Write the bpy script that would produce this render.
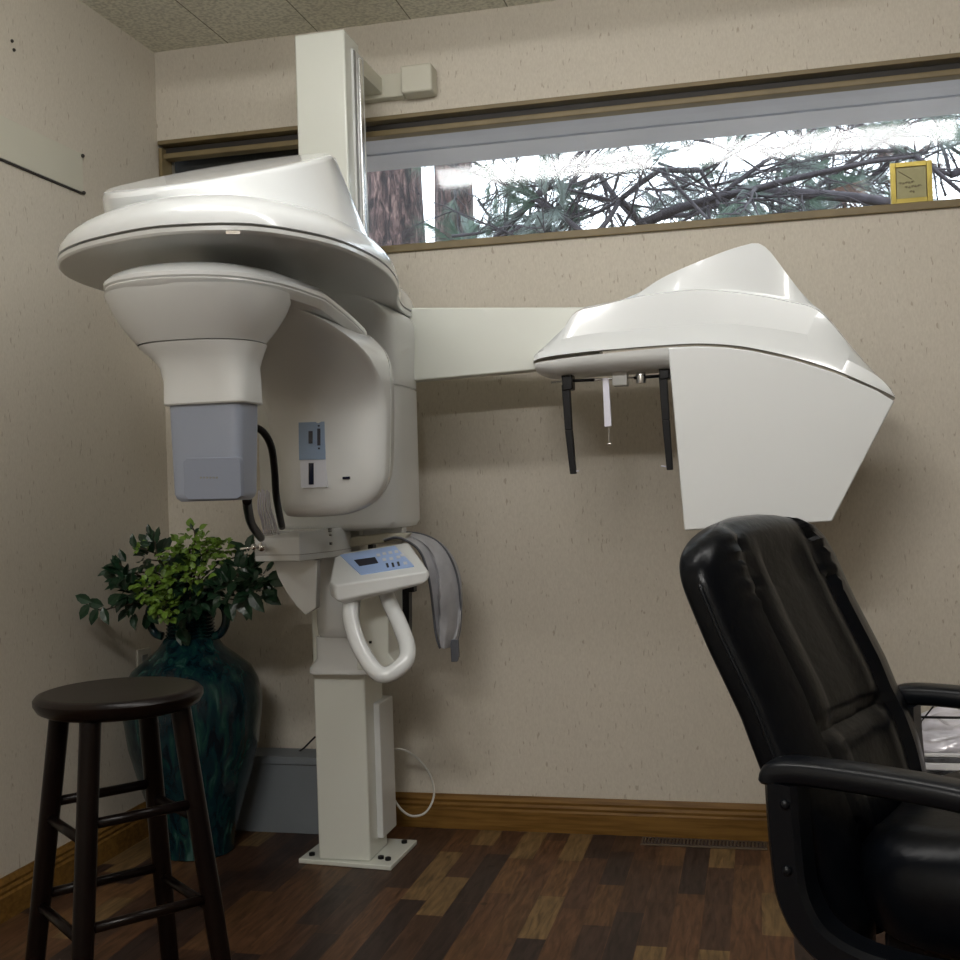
import bpy, bmesh, math, random
from mathutils import Vector, Matrix, noise
from math import sin, cos, pi, radians, sqrt, atan2
for o in list(bpy.data.objects): bpy.data.objects.remove(o)
scene = bpy.context.scene
COL = scene.collection

# ------------------------------------------------------------------ camera
H = 1.1
F, YAW, PITCH, ROLL = 1150.58, .235146, .003375, -.0314235
_fw = Vector((-sin(YAW)*cos(PITCH), cos(YAW)*cos(PITCH), sin(PITCH)))
_r0 = Vector((cos(YAW), sin(YAW), 0)); _u0 = _r0.cross(_fw)
_r = cos(ROLL)*_r0 + sin(ROLL)*_u0
_u = -sin(ROLL)*_r0 + cos(ROLL)*_u0
cd = bpy.data.cameras.new('camera'); cam = bpy.data.objects.new('camera', cd); COL.objects.link(cam)
cd.sensor_width = 36; cd.lens = F/960*36; cd.clip_start = .05; cd.clip_end = 200
M = Matrix.Identity(4)
for i in range(3):
    M[i][0] = _r[i]; M[i][1] = _u[i]; M[i][2] = -_fw[i]
M[0][3], M[1][3], M[2][3] = 0, 0, H
cam.matrix_world = M
scene.camera = cam

# ------------------------------------------------------------------ world, exposure
scene.view_settings.view_transform = 'Standard'
scene.view_settings.look = 'None'
scene.view_settings.exposure = 1.45
scene.view_settings.gamma = 1
w = bpy.data.worlds.new('world'); scene.world = w; w.use_nodes = True
w.node_tree.nodes['Background'].inputs[0].default_value = (.86, .93, 1, 1)
w.node_tree.nodes['Background'].inputs[1].default_value = 1.9
LAMP = 7.2          # strength of the ceiling fluorescent diffusers
FILL_REAR = 38.0     # strength of the unseen fill lamp added behind the camera

D = 3.573; L = -1.953; CEIL = 2.609

def at(px, py, y):
    """point on the plane at distance y seen at a pixel of the 960 px photograph"""
    d = _r*(px-480)/F - _u*(py-480)/F + _fw
    return Vector((0, 0, H)) + d*(y/d.y)
def atx(px, py, x):
    d = _r*(px-480)/F - _u*(py-480)/F + _fw
    return Vector((0, 0, H)) + d*(x/d.x)
def atz(px, py, z):
    d = _r*(px-480)/F - _u*(py-480)/F + _fw
    return Vector((0, 0, H)) + d*((z-H)/d.z)

# ------------------------------------------------------------------ materials
def newmat(name):
    m = bpy.data.materials.new(name); m.use_nodes = True
    return m, m.node_tree, m.node_tree.nodes['Principled BSDF']
def pm(name, col, rough=.5, metal=0, coat=0, nscale=0, namt=.0, bump=0, bscale=60, spec=.5, stretch=(1,1,1)):
    m, t, b = newmat(name)
    b.inputs['Base Color'].default_value = (*col, 1); b.inputs['Roughness'].default_value = rough
    b.inputs['Metallic'].default_value = metal; b.inputs['Coat Weight'].default_value = coat
    b.inputs['Coat Roughness'].default_value = .05
    b.inputs['Specular IOR Level'].default_value = spec
    tc = t.nodes.new('ShaderNodeTexCoord'); mp = t.nodes.new('ShaderNodeMapping')
    mp.inputs['Scale'].default_value = stretch
    t.links.new(tc.outputs['Object'], mp.inputs[0])
    if namt:
        n = t.nodes.new('ShaderNodeTexNoise'); n.inputs['Scale'].default_value = nscale; n.inputs['Detail'].default_value = 5
        r = t.nodes.new('ShaderNodeValToRGB')
        r.color_ramp.elements[0].color = (*[c*(1-namt) for c in col], 1); r.color_ramp.elements[1].color = (*[min(1, c*(1+namt)) for c in col], 1)
        r.color_ramp.elements[0].position = .3; r.color_ramp.elements[1].position = .7
        t.links.new(mp.outputs[0], n.inputs['Vector']); t.links.new(n.outputs[0], r.inputs[0]); t.links.new(r.outputs[0], b.inputs['Base Color'])
    if bump:
        n = t.nodes.new('ShaderNodeTexNoise'); n.inputs['Scale'].default_value = bscale; n.inputs['Detail'].default_value = 4
        bp = t.nodes.new('ShaderNodeBump'); bp.inputs['Strength'].default_value = bump; bp.inputs['Distance'].default_value = .01
        t.links.new(mp.outputs[0], n.inputs['Vector']); t.links.new(n.outputs[0], bp.inputs['Height']); t.links.new(bp.outputs[0], b.inputs['Normal'])
    return m

def wallpaper():
    m, t, b = newmat('wallpaper'); N = t.nodes; K = t.links
    b.inputs['Roughness'].default_value = .75
    g = N.new('ShaderNodeNewGeometry'); mp = N.new('ShaderNodeMapping'); mp.inputs['Scale'].default_value = (1, 1, .26)
    K.new(g.outputs['Position'], mp.inputs[0])
    n1 = N.new('ShaderNodeTexNoise'); n1.inputs['Scale'].default_value = 240; n1.inputs['Detail'].default_value = 3
    n2 = N.new('ShaderNodeTexNoise'); n2.inputs['Scale'].default_value = 120; n2.inputs['Detail'].default_value = 2
    n3 = N.new('ShaderNodeTexNoise'); n3.inputs['Scale'].default_value = 4.0
    mq = N.new('ShaderNodeMapping'); mq.inputs['Scale'].default_value = (1, 1, .4); K.new(g.outputs['Position'], mq.inputs[0])
    K.new(mq.outputs[0], n1.inputs['Vector']); K.new(mp.outputs[0], n2.inputs['Vector']); K.new(g.outputs['Position'], n3.inputs['Vector'])
    r1 = N.new('ShaderNodeValToRGB'); e = r1.color_ramp.elements
    e[0].position = .3; e[0].color = (.56, .515, .435, 1); e[1].position = .7; e[1].color = (.625, .58, .495, 1)
    K.new(n1.outputs[0], r1.inputs[0])
    r2 = N.new('ShaderNodeValToRGB'); e = r2.color_ramp.elements
    e[0].position = .665; e[0].color = (0, 0, 0, 1); e[1].position = .72; e[1].color = (.55, .55, .55, 1)
    K.new(n2.outputs[0], r2.inputs[0])
    mx = N.new('ShaderNodeMix'); mx.data_type = 'RGBA'; mx.inputs[7].default_value = (.30, .24, .17, 1)
    K.new(r2.outputs[0], mx.inputs[0]); K.new(r1.outputs[0], mx.inputs[6])
    K.new(mx.outputs[2], b.inputs['Base Color'])
    bp = N.new('ShaderNodeBump'); bp.inputs['Strength'].default_value = .15; bp.inputs['Distance'].default_value = .002
    K.new(n1.outputs[0], bp.inputs['Height']); K.new(bp.outputs[0], b.inputs['Normal'])
    return m

def floor_mat():
    m, t, b = newmat('wood_floor'); N = t.nodes; K = t.links
    g = N.new('ShaderNodeNewGeometry'); mp = N.new('ShaderNodeMapping')
    mp.inputs['Rotation'].default_value = (0, 0, radians(90))
    mp.inputs['Location'].default_value = (.13, .02, 0)
    K.new(g.outputs['Position'], mp.inputs[0])
    br = N.new('ShaderNodeTexBrick')
    br.inputs['Color1'].default_value = (0, 0, 0, 1); br.inputs['Color2'].default_value = (1, 1, 1, 1); br.inputs['Mortar'].default_value = (.3, .3, .3, 1)
    br.inputs['Scale'].default_value = 1; br.inputs['Brick Width'].default_value = .40; br.inputs['Row Height'].default_value = .072
    br.inputs['Mortar Size'].default_value = .0008; br.inputs['Bias'].default_value = 0
    br.offset = .37; br.offset_frequency = 3; br.squash = .72; br.squash_frequency = 2
    K.new(mp.outputs[0], br.inputs['Vector'])
    rp = N.new('ShaderNodeValToRGB'); rp.color_ramp.interpolation = 'CONSTANT'
    cols = [(0, (.065, .034, .021)), (.18, (.105, .050, .025)), (.36, (.036, .022, .018)), (.48, (.14, .07, .03)), (.6, (.078, .038, .022)), (.72, (.17, .105, .045)), (.8, (.055, .030, .021)), (.88, (.11, .055, .026))]
    e = rp.color_ramp.elements; e[0].position = 0; e[0].color = (*cols[0][1], 1); e[1].position = cols[1][0]; e[1].color = (*cols[1][1], 1)
    for p, c in cols[2:]:
        x = e.new(p); x.color = (*c, 1)
    K.new(br.outputs['Color'], rp.inputs[0])
    mp2 = N.new('ShaderNodeMapping'); mp2.inputs['Scale'].default_value = (9, 1.1, 1); K.new(g.outputs['Position'], mp2.inputs[0])
    n = N.new('ShaderNodeTexNoise'); n.inputs['Scale'].default_value = 9; n.inputs['Detail'].default_value = 8; n.inputs['Distortion'].default_value = .6
    K.new(mp2.outputs[0], n.inputs['Vector'])
    r2 = N.new('ShaderNodeValToRGB'); e = r2.color_ramp.elements; e[0].position = .32; e[0].color = (.5, .5, .5, 1); e[1].position = .7; e[1].color = (1.25, 1.25, 1.25, 1)
    K.new(n.outputs[0], r2.inputs[0])
    mx = N.new('ShaderNodeMix'); mx.data_type = 'RGBA'; mx.blend_type = 'MULTIPLY'; mx.inputs[0].default_value = 1
    K.new(rp.outputs[0], mx.inputs[6]); K.new(r2.outputs[0], mx.inputs[7])
    vo = N.new('ShaderNodeTexVoronoi'); vo.inputs['Scale'].default_value = 7; K.new(g.outputs['Position'], vo.inputs['Vector'])
    r3 = N.new('ShaderNodeValToRGB'); e = r3.color_ramp.elements; e[0].position = .04; e[0].color = (.25, .25, .25, 1); e[1].position = .09; e[1].color = (1, 1, 1, 1)
    K.new(vo.outputs['Distance'], r3.inputs[0])
    m2 = N.new('ShaderNodeMix'); m2.data_type = 'RGBA'; m2.blend_type = 'MULTIPLY'; m2.inputs[0].default_value = .8
    K.new(mx.outputs[2], m2.inputs[6]); K.new(r3.outputs[0], m2.inputs[7])
    K.new(m2.outputs[2], b.inputs['Base Color'])
    b.inputs['Roughness'].default_value = .42; b.inputs['Specular IOR Level'].default_value = .2
    bp = N.new('ShaderNodeBump'); bp.inputs['Strength'].default_value = .15; bp.inputs['Distance'].default_value = .003
    K.new(n.outputs[0], bp.inputs['Height']); K.new(bp.outputs[0], b.inputs['Normal'])
    return m

def ceiling_mat():
    m, t, b = newmat('acoustic_tile'); N = t.nodes; K = t.links
    g = N.new('ShaderNodeNewGeometry')
    mp = N.new('ShaderNodeMapping'); mp.inputs['Location'].default_value = (1.68+.0, 6, 0); K.new(g.outputs['Position'], mp.inputs[0])
    br = N.new('ShaderNodeTexBrick'); br.offset = 0; br.inputs['Scale'].default_value = 1
    br.inputs['Brick Width'].default_value = .3205; br.inputs['Row Height'].default_value = 12; br.inputs['Mortar Size'].default_value = .0022
    br.inputs['Color1'].default_value = (.76, .745, .64, 1); br.inputs['Color2'].default_value = (.79, .775, .67, 1); br.inputs['Mortar'].default_value = (.26, .25, .19, 1)
    K.new(mp.outputs[0], br.inputs['Vector'])
    n = N.new('ShaderNodeTexNoise'); n.inputs['Scale'].default_value = 85; n.inputs['Detail'].default_value = 6; K.new(g.outputs['Position'], n.inputs['Vector'])
    r = N.new('ShaderNodeValToRGB'); e = r.color_ramp.elements; e[0].position = .35; e[0].color = (.72, .72, .72, 1); e[1].position = .6; e[1].color = (1.05, 1.05, 1.05, 1)
    K.new(n.outputs[0], r.inputs[0])
    mx = N.new('ShaderNodeMix'); mx.data_type = 'RGBA'; mx.blend_type = 'MULTIPLY'; mx.inputs[0].default_value = 1
    K.new(br.outputs[0], mx.inputs[6]); K.new(r.outputs[0], mx.inputs[7]); K.new(mx.outputs[2], b.inputs['Base Color'])
    b.inputs['Roughness'].default_value = .9
    bp = N.new('ShaderNodeBump'); bp.inputs['Strength'].default_value = .4; bp.inputs['Distance'].default_value = .004
    K.new(n.outputs[0], bp.inputs['Height']); K.new(bp.outputs[0], b.inputs['Normal'])
    return m

def wood(name, c1, c2, rough=.35, stretch=(1, 1, 1), sc=14):
    m, t, b = newmat(name); N = t.nodes; K = t.links
    tc = N.new('ShaderNodeTexCoord'); mp = N.new('ShaderNodeMapping'); mp.inputs['Scale'].default_value = stretch; K.new(tc.outputs['Object'], mp.inputs[0])
    n = N.new('ShaderNodeTexNoise'); n.inputs['Scale'].default_value = sc; n.inputs['Detail'].default_value = 7; n.inputs['Distortion'].default_value = .4; K.new(mp.outputs[0], n.inputs['Vector'])
    r = N.new('ShaderNodeValToRGB'); e = r.color_ramp.elements; e[0].position = .35; e[0].color = (*c1, 1); e[1].position = .65; e[1].color = (*c2, 1)
    K.new(n.outputs[0], r.inputs[0]); K.new(r.outputs[0], b.inputs['Base Color']); b.inputs['Roughness'].default_value = rough; b.inputs['Specular IOR Level'].default_value = .16
    return m

def glaze():
    m, t, b = newmat('teal_glaze'); N = t.nodes; K = t.links
    tc = N.new('ShaderNodeTexCoord'); mp = N.new('ShaderNodeMapping'); mp.inputs['Scale'].default_value = (1, 1, .22); K.new(tc.outputs['Object'], mp.inputs[0])
    n = N.new('ShaderNodeTexNoise'); n.inputs['Scale'].default_value = 38; n.inputs['Detail'].default_value = 6; n.inputs['Distortion'].default_value = .8; K.new(mp.outputs[0], n.inputs['Vector'])
    r = N.new('ShaderNodeValToRGB'); e = r.color_ramp.elements
    e[0].position = .32; e[0].color = (.002, .006, .012, 1); e[1].position = .75; e[1].color = (.055, .12, .11, 1)
    x = e.new(.5); x.color = (.004, .024, .032, 1); x = e.new(.6); x.color = (.008, .045, .037, 1)
    K.new(n.outputs[0], r.inputs[0]); K.new(r.outputs[0], b.inputs['Base Color'])
    b.inputs['Roughness'].default_value = .2; b.inputs['Coat Weight'].default_value = .15; b.inputs['Specular IOR Level'].default_value = .4
    n2 = N.new('ShaderNodeTexNoise'); n2.inputs['Scale'].default_value = 30; K.new(tc.outputs['Object'], n2.inputs['Vector'])
    bp = N.new('ShaderNodeBump'); bp.inputs['Strength'].default_value = .35; bp.inputs['Distance'].default_value = .006
    K.new(n2.outputs[0], bp.inputs['Height']); K.new(bp.outputs[0], b.inputs['Normal'])
    return m

def bark():
    m, t, b = newmat('pine_bark'); N = t.nodes; K = t.links
    tc = N.new('ShaderNodeTexCoord'); mp = N.new('ShaderNodeMapping'); mp.inputs['Scale'].default_value = (1, 1, .28); K.new(tc.outputs['Object'], mp.inputs[0])
    n = N.new('ShaderNodeTexNoise'); n.inputs['Scale'].default_value = 30; n.inputs['Detail'].default_value = 10; n.inputs['Roughness'].default_value = .7; n.inputs['Distortion'].default_value = .7; K.new(mp.outputs[0], n.inputs['Vector'])
    r = N.new('ShaderNodeValToRGB'); e = r.color_ramp.elements; e[0].position = .42; e[0].color = (.018, .012, .014, 1); e[1].position = .66; e[1].color = (.26, .17, .15, 1)
    x = e.new(.54); x.color = (.085, .05, .048, 1)
    K.new(n.outputs[0], r.inputs[0]); K.new(r.outputs[0], b.inputs['Base Color']); b.inputs['Roughness'].default_value = .9
    bp = N.new('ShaderNodeBump'); bp.inputs['Strength'].default_value = 1; bp.inputs['Distance'].default_value = .05
    K.new(n.outputs[0], bp.inputs['Height']); K.new(bp.outputs[0], b.inputs['Normal'])
    return m

def glass_mat():
    m = bpy.data.materials.new('window_glass'); m.use_nodes = True; t = m.node_tree; N = t.nodes; K = t.links
    N.clear()
    o = N.new('ShaderNodeOutputMaterial'); tr = N.new('ShaderNodeBsdfTransparent'); gl = N.new('ShaderNodeBsdfGlossy'); gl.inputs['Roughness'].default_value = .05
    tr.inputs[0].default_value = (.93, .96, .97, 1)
    fr = N.new('ShaderNodeFresnel'); fr.inputs[0].default_value = 1.42
    mx = N.new('ShaderNodeMixShader'); K.new(fr.outputs[0], mx.inputs[0]); K.new(tr.outputs[0], mx.inputs[1]); K.new(gl.outputs[0], mx.inputs[2]); K.new(mx.outputs[0], o.inputs[0])
    return m

def emis(name, col, s):
    m = bpy.data.materials.new(name); m.use_nodes = True; t = m.node_tree; N = t.nodes; N.clear()
    o = N.new('ShaderNodeOutputMaterial'); e = N.new('ShaderNodeEmission'); e.inputs[0].default_value = (*col, 1); e.inputs[1].default_value = s
    t.links.new(e.outputs[0], o.inputs[0]); return m

WP = wallpaper(); FL = floor_mat(); CE = ceiling_mat()
OAK = wood('stained_trim', (.13, .066, .016), (.21, .112, .028), .35, (.6, 6, 9), 10)
OCH = pm('ochre_frame', (.19, .145, .07), .5, nscale=9, namt=.15)
DARKCH = pm('dark_channel', (.022, .018, .014), .6)
WHITE = pm('machine_white', (.70, .725, .73), .22, coat=.6, nscale=3, namt=.012)
CREAM = pm('machine_cream', (.68, .70, .64), .26, coat=.3, nscale=3, namt=.012)
UNDER = pm('machine_grey_white', (.64, .655, .645), .3, coat=.3, nscale=3, namt=.012)
GREYP = pm('sensor_grey', (.25, .28, .345), .35, coat=.2, nscale=5, namt=.02)
GREYP2 = pm('sensor_grey_inset', (.205, .23, .29), .4, nscale=5, namt=.02)
SEAM = pm('seam_grey', (.20, .20, .19), .5)
BLUEP = pm('label_blue', (.24, .33, .47), .4, nscale=8, namt=.03)
PALE = pm('label_pale', (.60, .62, .68), .35, nscale=8, namt=.02)
KEYPAD = pm('keypad_blue', (.34, .48, .78), .35, nscale=12, namt=.03)
LCD = pm('display_dark', (.012, .014, .03), .1)
BLACK = pm('black_plastic', (.006, .006, .007), .4, spec=.25, nscale=6, namt=.1)
METAL = pm('brushed_steel', (.72, .72, .72), .25, 1, nscale=20, namt=.05, stretch=(1, 1, .05))
CHROME = pm('chrome', (.85, .85, .86), .08, 1, nscale=20, namt=.02)
CLEAR = pm('milky_acrylic', (.70, .70, .80), .15, nscale=9, namt=.03)
LEATHER = pm('black_leather', (.002, .0026, .004), .28, spec=.16, coat=.0, nscale=12, namt=.2, bump=.10, bscale=45)
ARMP = pm('armrest_plastic', (.004, .005, .007), .3, spec=.24, coat=.0, nscale=9, namt=.1)
STOOLW = wood('espresso_wood', (.003, .0015, .0015), (.006, .003, .002), .3, (1, 1, .3), 20)
GLAZE = glaze(); BARK = bark()
APRON = pm('apron_grey', (.38, .385, .41), .5, nscale=18, namt=.14, bump=.3, bscale=30)
APRONT = pm('apron_trim', (.08, .085, .10), .55, nscale=18, namt=.1)
BOARD = pm('grey_board', (.17, .19, .21), .6, nscale=6, namt=.05)
PANELM = pm('beige_panel', (.58, .565, .47), .5, nscale=4, namt=.02)
OUTM = pm('outlet_plastic', (.5, .48, .42), .4, nscale=6, namt=.02)
CABLEM = pm('cable_white', (.55, .54, .50), .45, nscale=9, namt=.03)
GOLD = pm('gold_frame', (.42, .33, .07), .32, .5, nscale=30, namt=.12)
PLAQ = pm('plaque_face', (.30, .28, .14), .45, .2, nscale=25, namt=.08)
INK = pm('plaque_ink', (.12, .09, .05), .6)
STUCCO = pm('soffit_paint', (.50, .52, .62), .7, nscale=5, namt=.05)
GLASS = glass_mat()
NEEDLE = pm('pine_needle', (.06, .095, .07), .6, nscale=3, namt=.4)
NEEDLE_P = pm('pine_needle_pale', (.15, .18, .165), .6, nscale=3, namt=.3)
NEEDLE_B = pm('dry_needle', (.22, .12, .095), .7, nscale=3, namt=.3)
BRANCH = pm('branch_bark', (.035, .028, .034), .9, nscale=20, namt=.4)
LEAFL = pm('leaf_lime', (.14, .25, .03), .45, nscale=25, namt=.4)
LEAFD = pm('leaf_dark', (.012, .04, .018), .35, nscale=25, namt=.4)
STEM = pm('stem_brown', (.05, .035, .02), .7, nscale=20, namt=.2)
PAPER = pm('paper_white', (.72, .72, .74), .5, nscale=20, namt=.06)
MAGDK = pm('magazine_dark', (.08, .08, .09), .3, nscale=60, namt=.8)
FILMW = pm('plastic_wrap', (.66, .65, .72), .12, coat=.5, nscale=14, namt=.35, bump=.8, bscale=14, stretch=(.5, 1, 2))
GROUNDM = pm('garden_soil', (.16, .12, .08), .9, nscale=6, namt=.4)
VENTM = pm('vent_metal', (.10, .075, .05), .45, .3, nscale=6, namt=.1)

# ------------------------------------------------------------------ mesh helpers
class MB:
    def __init__(s): s.v = []; s.f = []
    def add(s, vs, fs):
        n = len(s.v); s.v += [Vector(v) for v in vs]; s.f += [tuple(i+n for i in f) for f in fs]; return s
    def box(s, x0, x1, y0, y1, z0, z1, m=None):
        vs = [Vector((x, y, z)) for z in (z0, z1) for y in (y0, y1) for x in (x0, x1)]
        if m: vs = [m @ v for v in vs]
        return s.add(vs, [(0, 2, 3, 1), (4, 5, 7, 6), (0, 1, 5, 4), (2, 6, 7, 3), (0, 4, 6, 2), (1, 3, 7, 5)])
    def loft(s, loops, closed=True, caps=True):
        n = len(loops[0]); vs = [p for l in loops for p in l]; fs = []
        for i in range(len(loops)-1):
            for j in range(n if closed else n-1):
                k = (j+1) % n
                fs.append((i*n+j, i*n+k, (i+1)*n+k, (i+1)*n+j))
        if caps and closed:
            fs.append(tuple(range(n-1, -1, -1))); fs.append(tuple((len(loops)-1)*n+j for j in range(n)))
        return s.add(vs, fs)
    def prism(s, pts, off):
        off = Vector(off); return s.loft([[Vector(p) for p in pts], [Vector(p)+off for p in pts]])
    def tube(s, path, r, n=10, caps=True, flat=None):
        path = [Vector(p) for p in path]; m = len(path)
        rr = r if isinstance(r, (list, tuple)) else [r]*m
        loops = []; t0 = (path[1]-path[0]).normalized()
        nx = t0.orthogonal().normalized()
        for i, p in enumerate(path):
            t = (path[min(i+1, m-1)]-path[max(i-1, 0)]).normalized()
            nx = (nx-t*nx.dot(t)); nx = nx.normalized() if nx.length > 1e-6 else t.orthogonal().normalized()
            ny = t.cross(nx)
            loops.append([p+(nx*cos(2*pi*k/n)+ny*sin(2*pi*k/n))*rr[i] for k in range(n)])
        return s.loft(loops, True, caps)
    def lathe(s, prof, c=(0, 0), n=40, sy=1):
        loops = [[Vector((c[0]+r*cos(2*pi*k/n), c[1]+r*sy*sin(2*pi*k/n), z)) for k in range(n)] for r, z in prof]
        return s.loft(loops)
    def ball(s, c, r, n=14, m=8, sc=(1, 1, 1)):
        c = Vector(c); loops = []
        for i in range(1, m):
            a = pi*i/m
            loops.append([c+Vector((r*sin(a)*cos(2*pi*k/n)*sc[0], r*sin(a)*sin(2*pi*k/n)*sc[1], -r*cos(a)*sc[2])) for k in range(n)])
        return s.loft(loops)
    def build(s, name, mat, parent=None, smooth=False, bevel=0, seg=3, sub=0, angle=40):
        me = bpy.data.meshes.new(name); me.from_pydata([tuple(v) for v in s.v], [], s.f)
        bm = bmesh.new(); bm.from_mesh(me); bmesh.ops.recalc_face_normals(bm, faces=bm.faces); bm.to_mesh(me); bm.free()
        me.materials.append(mat)
        o = bpy.data.objects.new(name, me); COL.objects.link(o)
        if parent is not None:
            o.parent = parent
            o.matrix_parent_inverse = Matrix.Translation(-parent.location) if not parent.parent and parent.type == 'EMPTY' and parent.rotation_euler.z == 0 else Matrix.Identity(4)
        if smooth or bevel or sub:
            for p in me.polygons: p.use_smooth = True
            if smooth == 'auto': me.set_sharp_from_angle(angle=radians(36))
        if bevel:
            b = o.modifiers.new('bevel', 'BEVEL'); b.width = bevel; b.segments = seg; b.limit_method = 'ANGLE'; b.angle_limit = radians(angle); b.harden_normals = False
        if sub:
            q = o.modifiers.new('sub', 'SUBSURF'); q.levels = sub; q.render_levels = sub
        if bevel or (smooth == 'auto'):
            wn = o.modifiers.new('wn', 'WEIGHTED_NORMAL'); wn.keep_sharp = True
        return o

def tag(o, label, cat, group=None, kind=None):
    o['label'] = label; o['category'] = cat
    if group: o['group'] = group
    if kind: o['kind'] = kind
    return o
def thing(name, loc, label, cat, group=None, rz=0):
    e = bpy.data.objects.new(name, None); COL.objects.link(e); e.location = loc; e.rotation_euler.z = rz; e.empty_display_size = .1
    return tag(e, label, cat, group)
def struct(o, label=None):
    o['kind'] = 'structure'
    if label: o['label'] = label
    return o
def spline(pts, n=6, closed=False):
    pts = [Vector(p) for p in pts]; out = []; m = len(pts)
    for i in range(m if closed else m-1):
        if closed: p0, p1, p2, p3 = pts[(i-1) % m], pts[i], pts[(i+1) % m], pts[(i+2) % m]
        else: p0, p1, p2, p3 = pts[max(i-1, 0)], pts[i], pts[i+1], pts[min(i+2, m-1)]
        for k in range(n):
            t = k/n
            out.append(.5*((2*p1)+(p2-p0)*t+(2*p0-5*p1+4*p2-p3)*t*t+(3*p1-p0-3*p2+p3)*t**3))
    if not closed: out.append(pts[-1])
    return out
def sup(cx, cy, z, a, b, e=4, n=48):
    """rounded-rectangle loop"""
    out = []
    for k in range(n):
        t = 2*pi*k/n; c, s_ = cos(t), sin(t)
        out.append(Vector((cx+a*math.copysign(abs(c)**(2/e), c), cy+b*math.copysign(abs(s_)**(2/e), s_), z)))
    return out
def resample(pts, n):
    pts = [Vector(p) for p in pts]; d = [0]
    for a, b in zip(pts, pts[1:]): d.append(d[-1]+(b-a).length)
    out = []; j = 0
    for i in range(n):
        t = d[-1]*i/(n-1)
        while j < len(d)-2 and d[j+1] < t: j += 1
        k = (t-d[j])/max(1e-9, d[j+1]-d[j]); out.append(pts[j].lerp(pts[j+1], k))
    return out

# ------------------------------------------------------------------ room shell
XR = 2.9; YB = -2.6; T = .12
WX0, WX1, WZ0, WZ1 = L+.004, 2.4, 1.862, 2.303
struct(MB().box(L-T, XR+T, YB-T, D+T, -.1, 0).build('floor', FL), 'dark multi-tone wood strip floor')
struct(MB().box(L-T, XR+T, YB-T, D+T, CEIL, CEIL+.1).build('ceiling', CE), 'acoustic tile ceiling')
struct(MB().box(L-T, L, YB-T, D+T, 0, CEIL).build('wall_left', WP), 'left wall in flecked beige wallpaper')
struct(MB().box(XR, XR+T, YB-T, D+T, 0, CEIL).build('wall_right', WP))
struct(MB().box(L, XR, YB-T, YB, 0, CEIL).build('wall_front', WP))
wb = MB().box(L, XR, D, D+T, 0, WZ0).box(L, XR, D, D+T, WZ1, CEIL).box(WX1, XR, D, D+T, WZ0, WZ1)
struct(wb.build('wall_back', WP), 'back wall in flecked beige wallpaper with a high strip window')

# window: frame, channel, sill, glass
win = bpy.data.objects.new('window_1', None); COL.objects.link(win); win.location = (0, D, WZ0)
struct(win, 'long narrow clerestory window with ochre frame')
MB().box(WX0, WX1, D-.006, D+.045, WZ1-.012, WZ1+.002).build('head_trim', OCH, win, bevel=.002)
MB().box(WX0, WX1, D+.03, D+.07, WZ1-.042, WZ1-.016).build('head_channel', DARKCH, win)
MB().box(WX0, WX1, D+.012, D+.06, WZ1-.056, WZ1-.038).build('head_rail', OCH, win, bevel=.003)
MB().box(WX0, WX1, D-.012, D+.075, WZ0-.004, WZ0+.020).build('window_sill', OCH, win, bevel=.003)
MB().box(WX0, WX0+.012, D+.0, D+.07, WZ0+.02, WZ1-.022).build('side_jamb', OCH, win)
gl = MB().box(WX0, WX1, D+.066, D+.070, WZ0+.015, WZ1-.045).build('glass_pane', GLASS, win)

# baseboards, with moulded profile
def board_profile(): return [(0, 0), (.018, 0), (.018, .062), (.013, .068), (.015, .076), (.010, .084), (.012, .092), (.006, .102), (.004, .108), (0, .108)]
pr = board_profile()
bb = MB().loft([[Vector((x, D-a, b)) for a, b in pr] for x in (L, XR)])
struct(bb.build('baseboard_back', OAK, smooth=False), 'moulded oak baseboard along the back wall')
bl = MB().loft([[Vector((L+a, y, b)) for a, b in pr] for y in (YB, D-.018)])
struct(bl.build('baseboard_left', OAK), 'moulded oak baseboard along the left wall')

# outside: eave soffit and ground
sf = MB().box(-7, 8, D+T, 4.66, 2.46, 2.54).box(-7, 8, 4.10, 4.16, 2.36, 2.47)
so = MB()
so.add([(-7, D+T, 2.40), (8, D+T, 2.40), (8, 4.14, 2.292), (-7, 4.14, 2.292), (-7, D+T, 2.46), (8, D+T, 2.46), (8, 4.14, 2.42), (-7, 4.14, 2.42)],
       [(0, 1, 2, 3), (4, 7, 6, 5), (0, 4, 5, 1), (3, 2, 6, 7), (0, 3, 7, 4), (1, 5, 6, 2)])
for k in range(3):
    y = 3.78+.12*k; so.box(-7, 8, y, y+.01, 2.40-.2416*(y-3.693)-.007, 2.42)
struct(so.build('trim_1', STUCCO), 'painted roof soffit outside the window')
struct(MB().box(-4, -1.47, 3.74, 3.86, -.02, 2.36).build('trim_2', pm('dark_siding', (.012, .011, .010), .7, nscale=6, namt=.3)), 'dark outside wall behind the left end of the window')
struct(MB().box(-25, 25, D+T+.01, 40, -.4, -.02).build('ground', GROUNDM))

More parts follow.
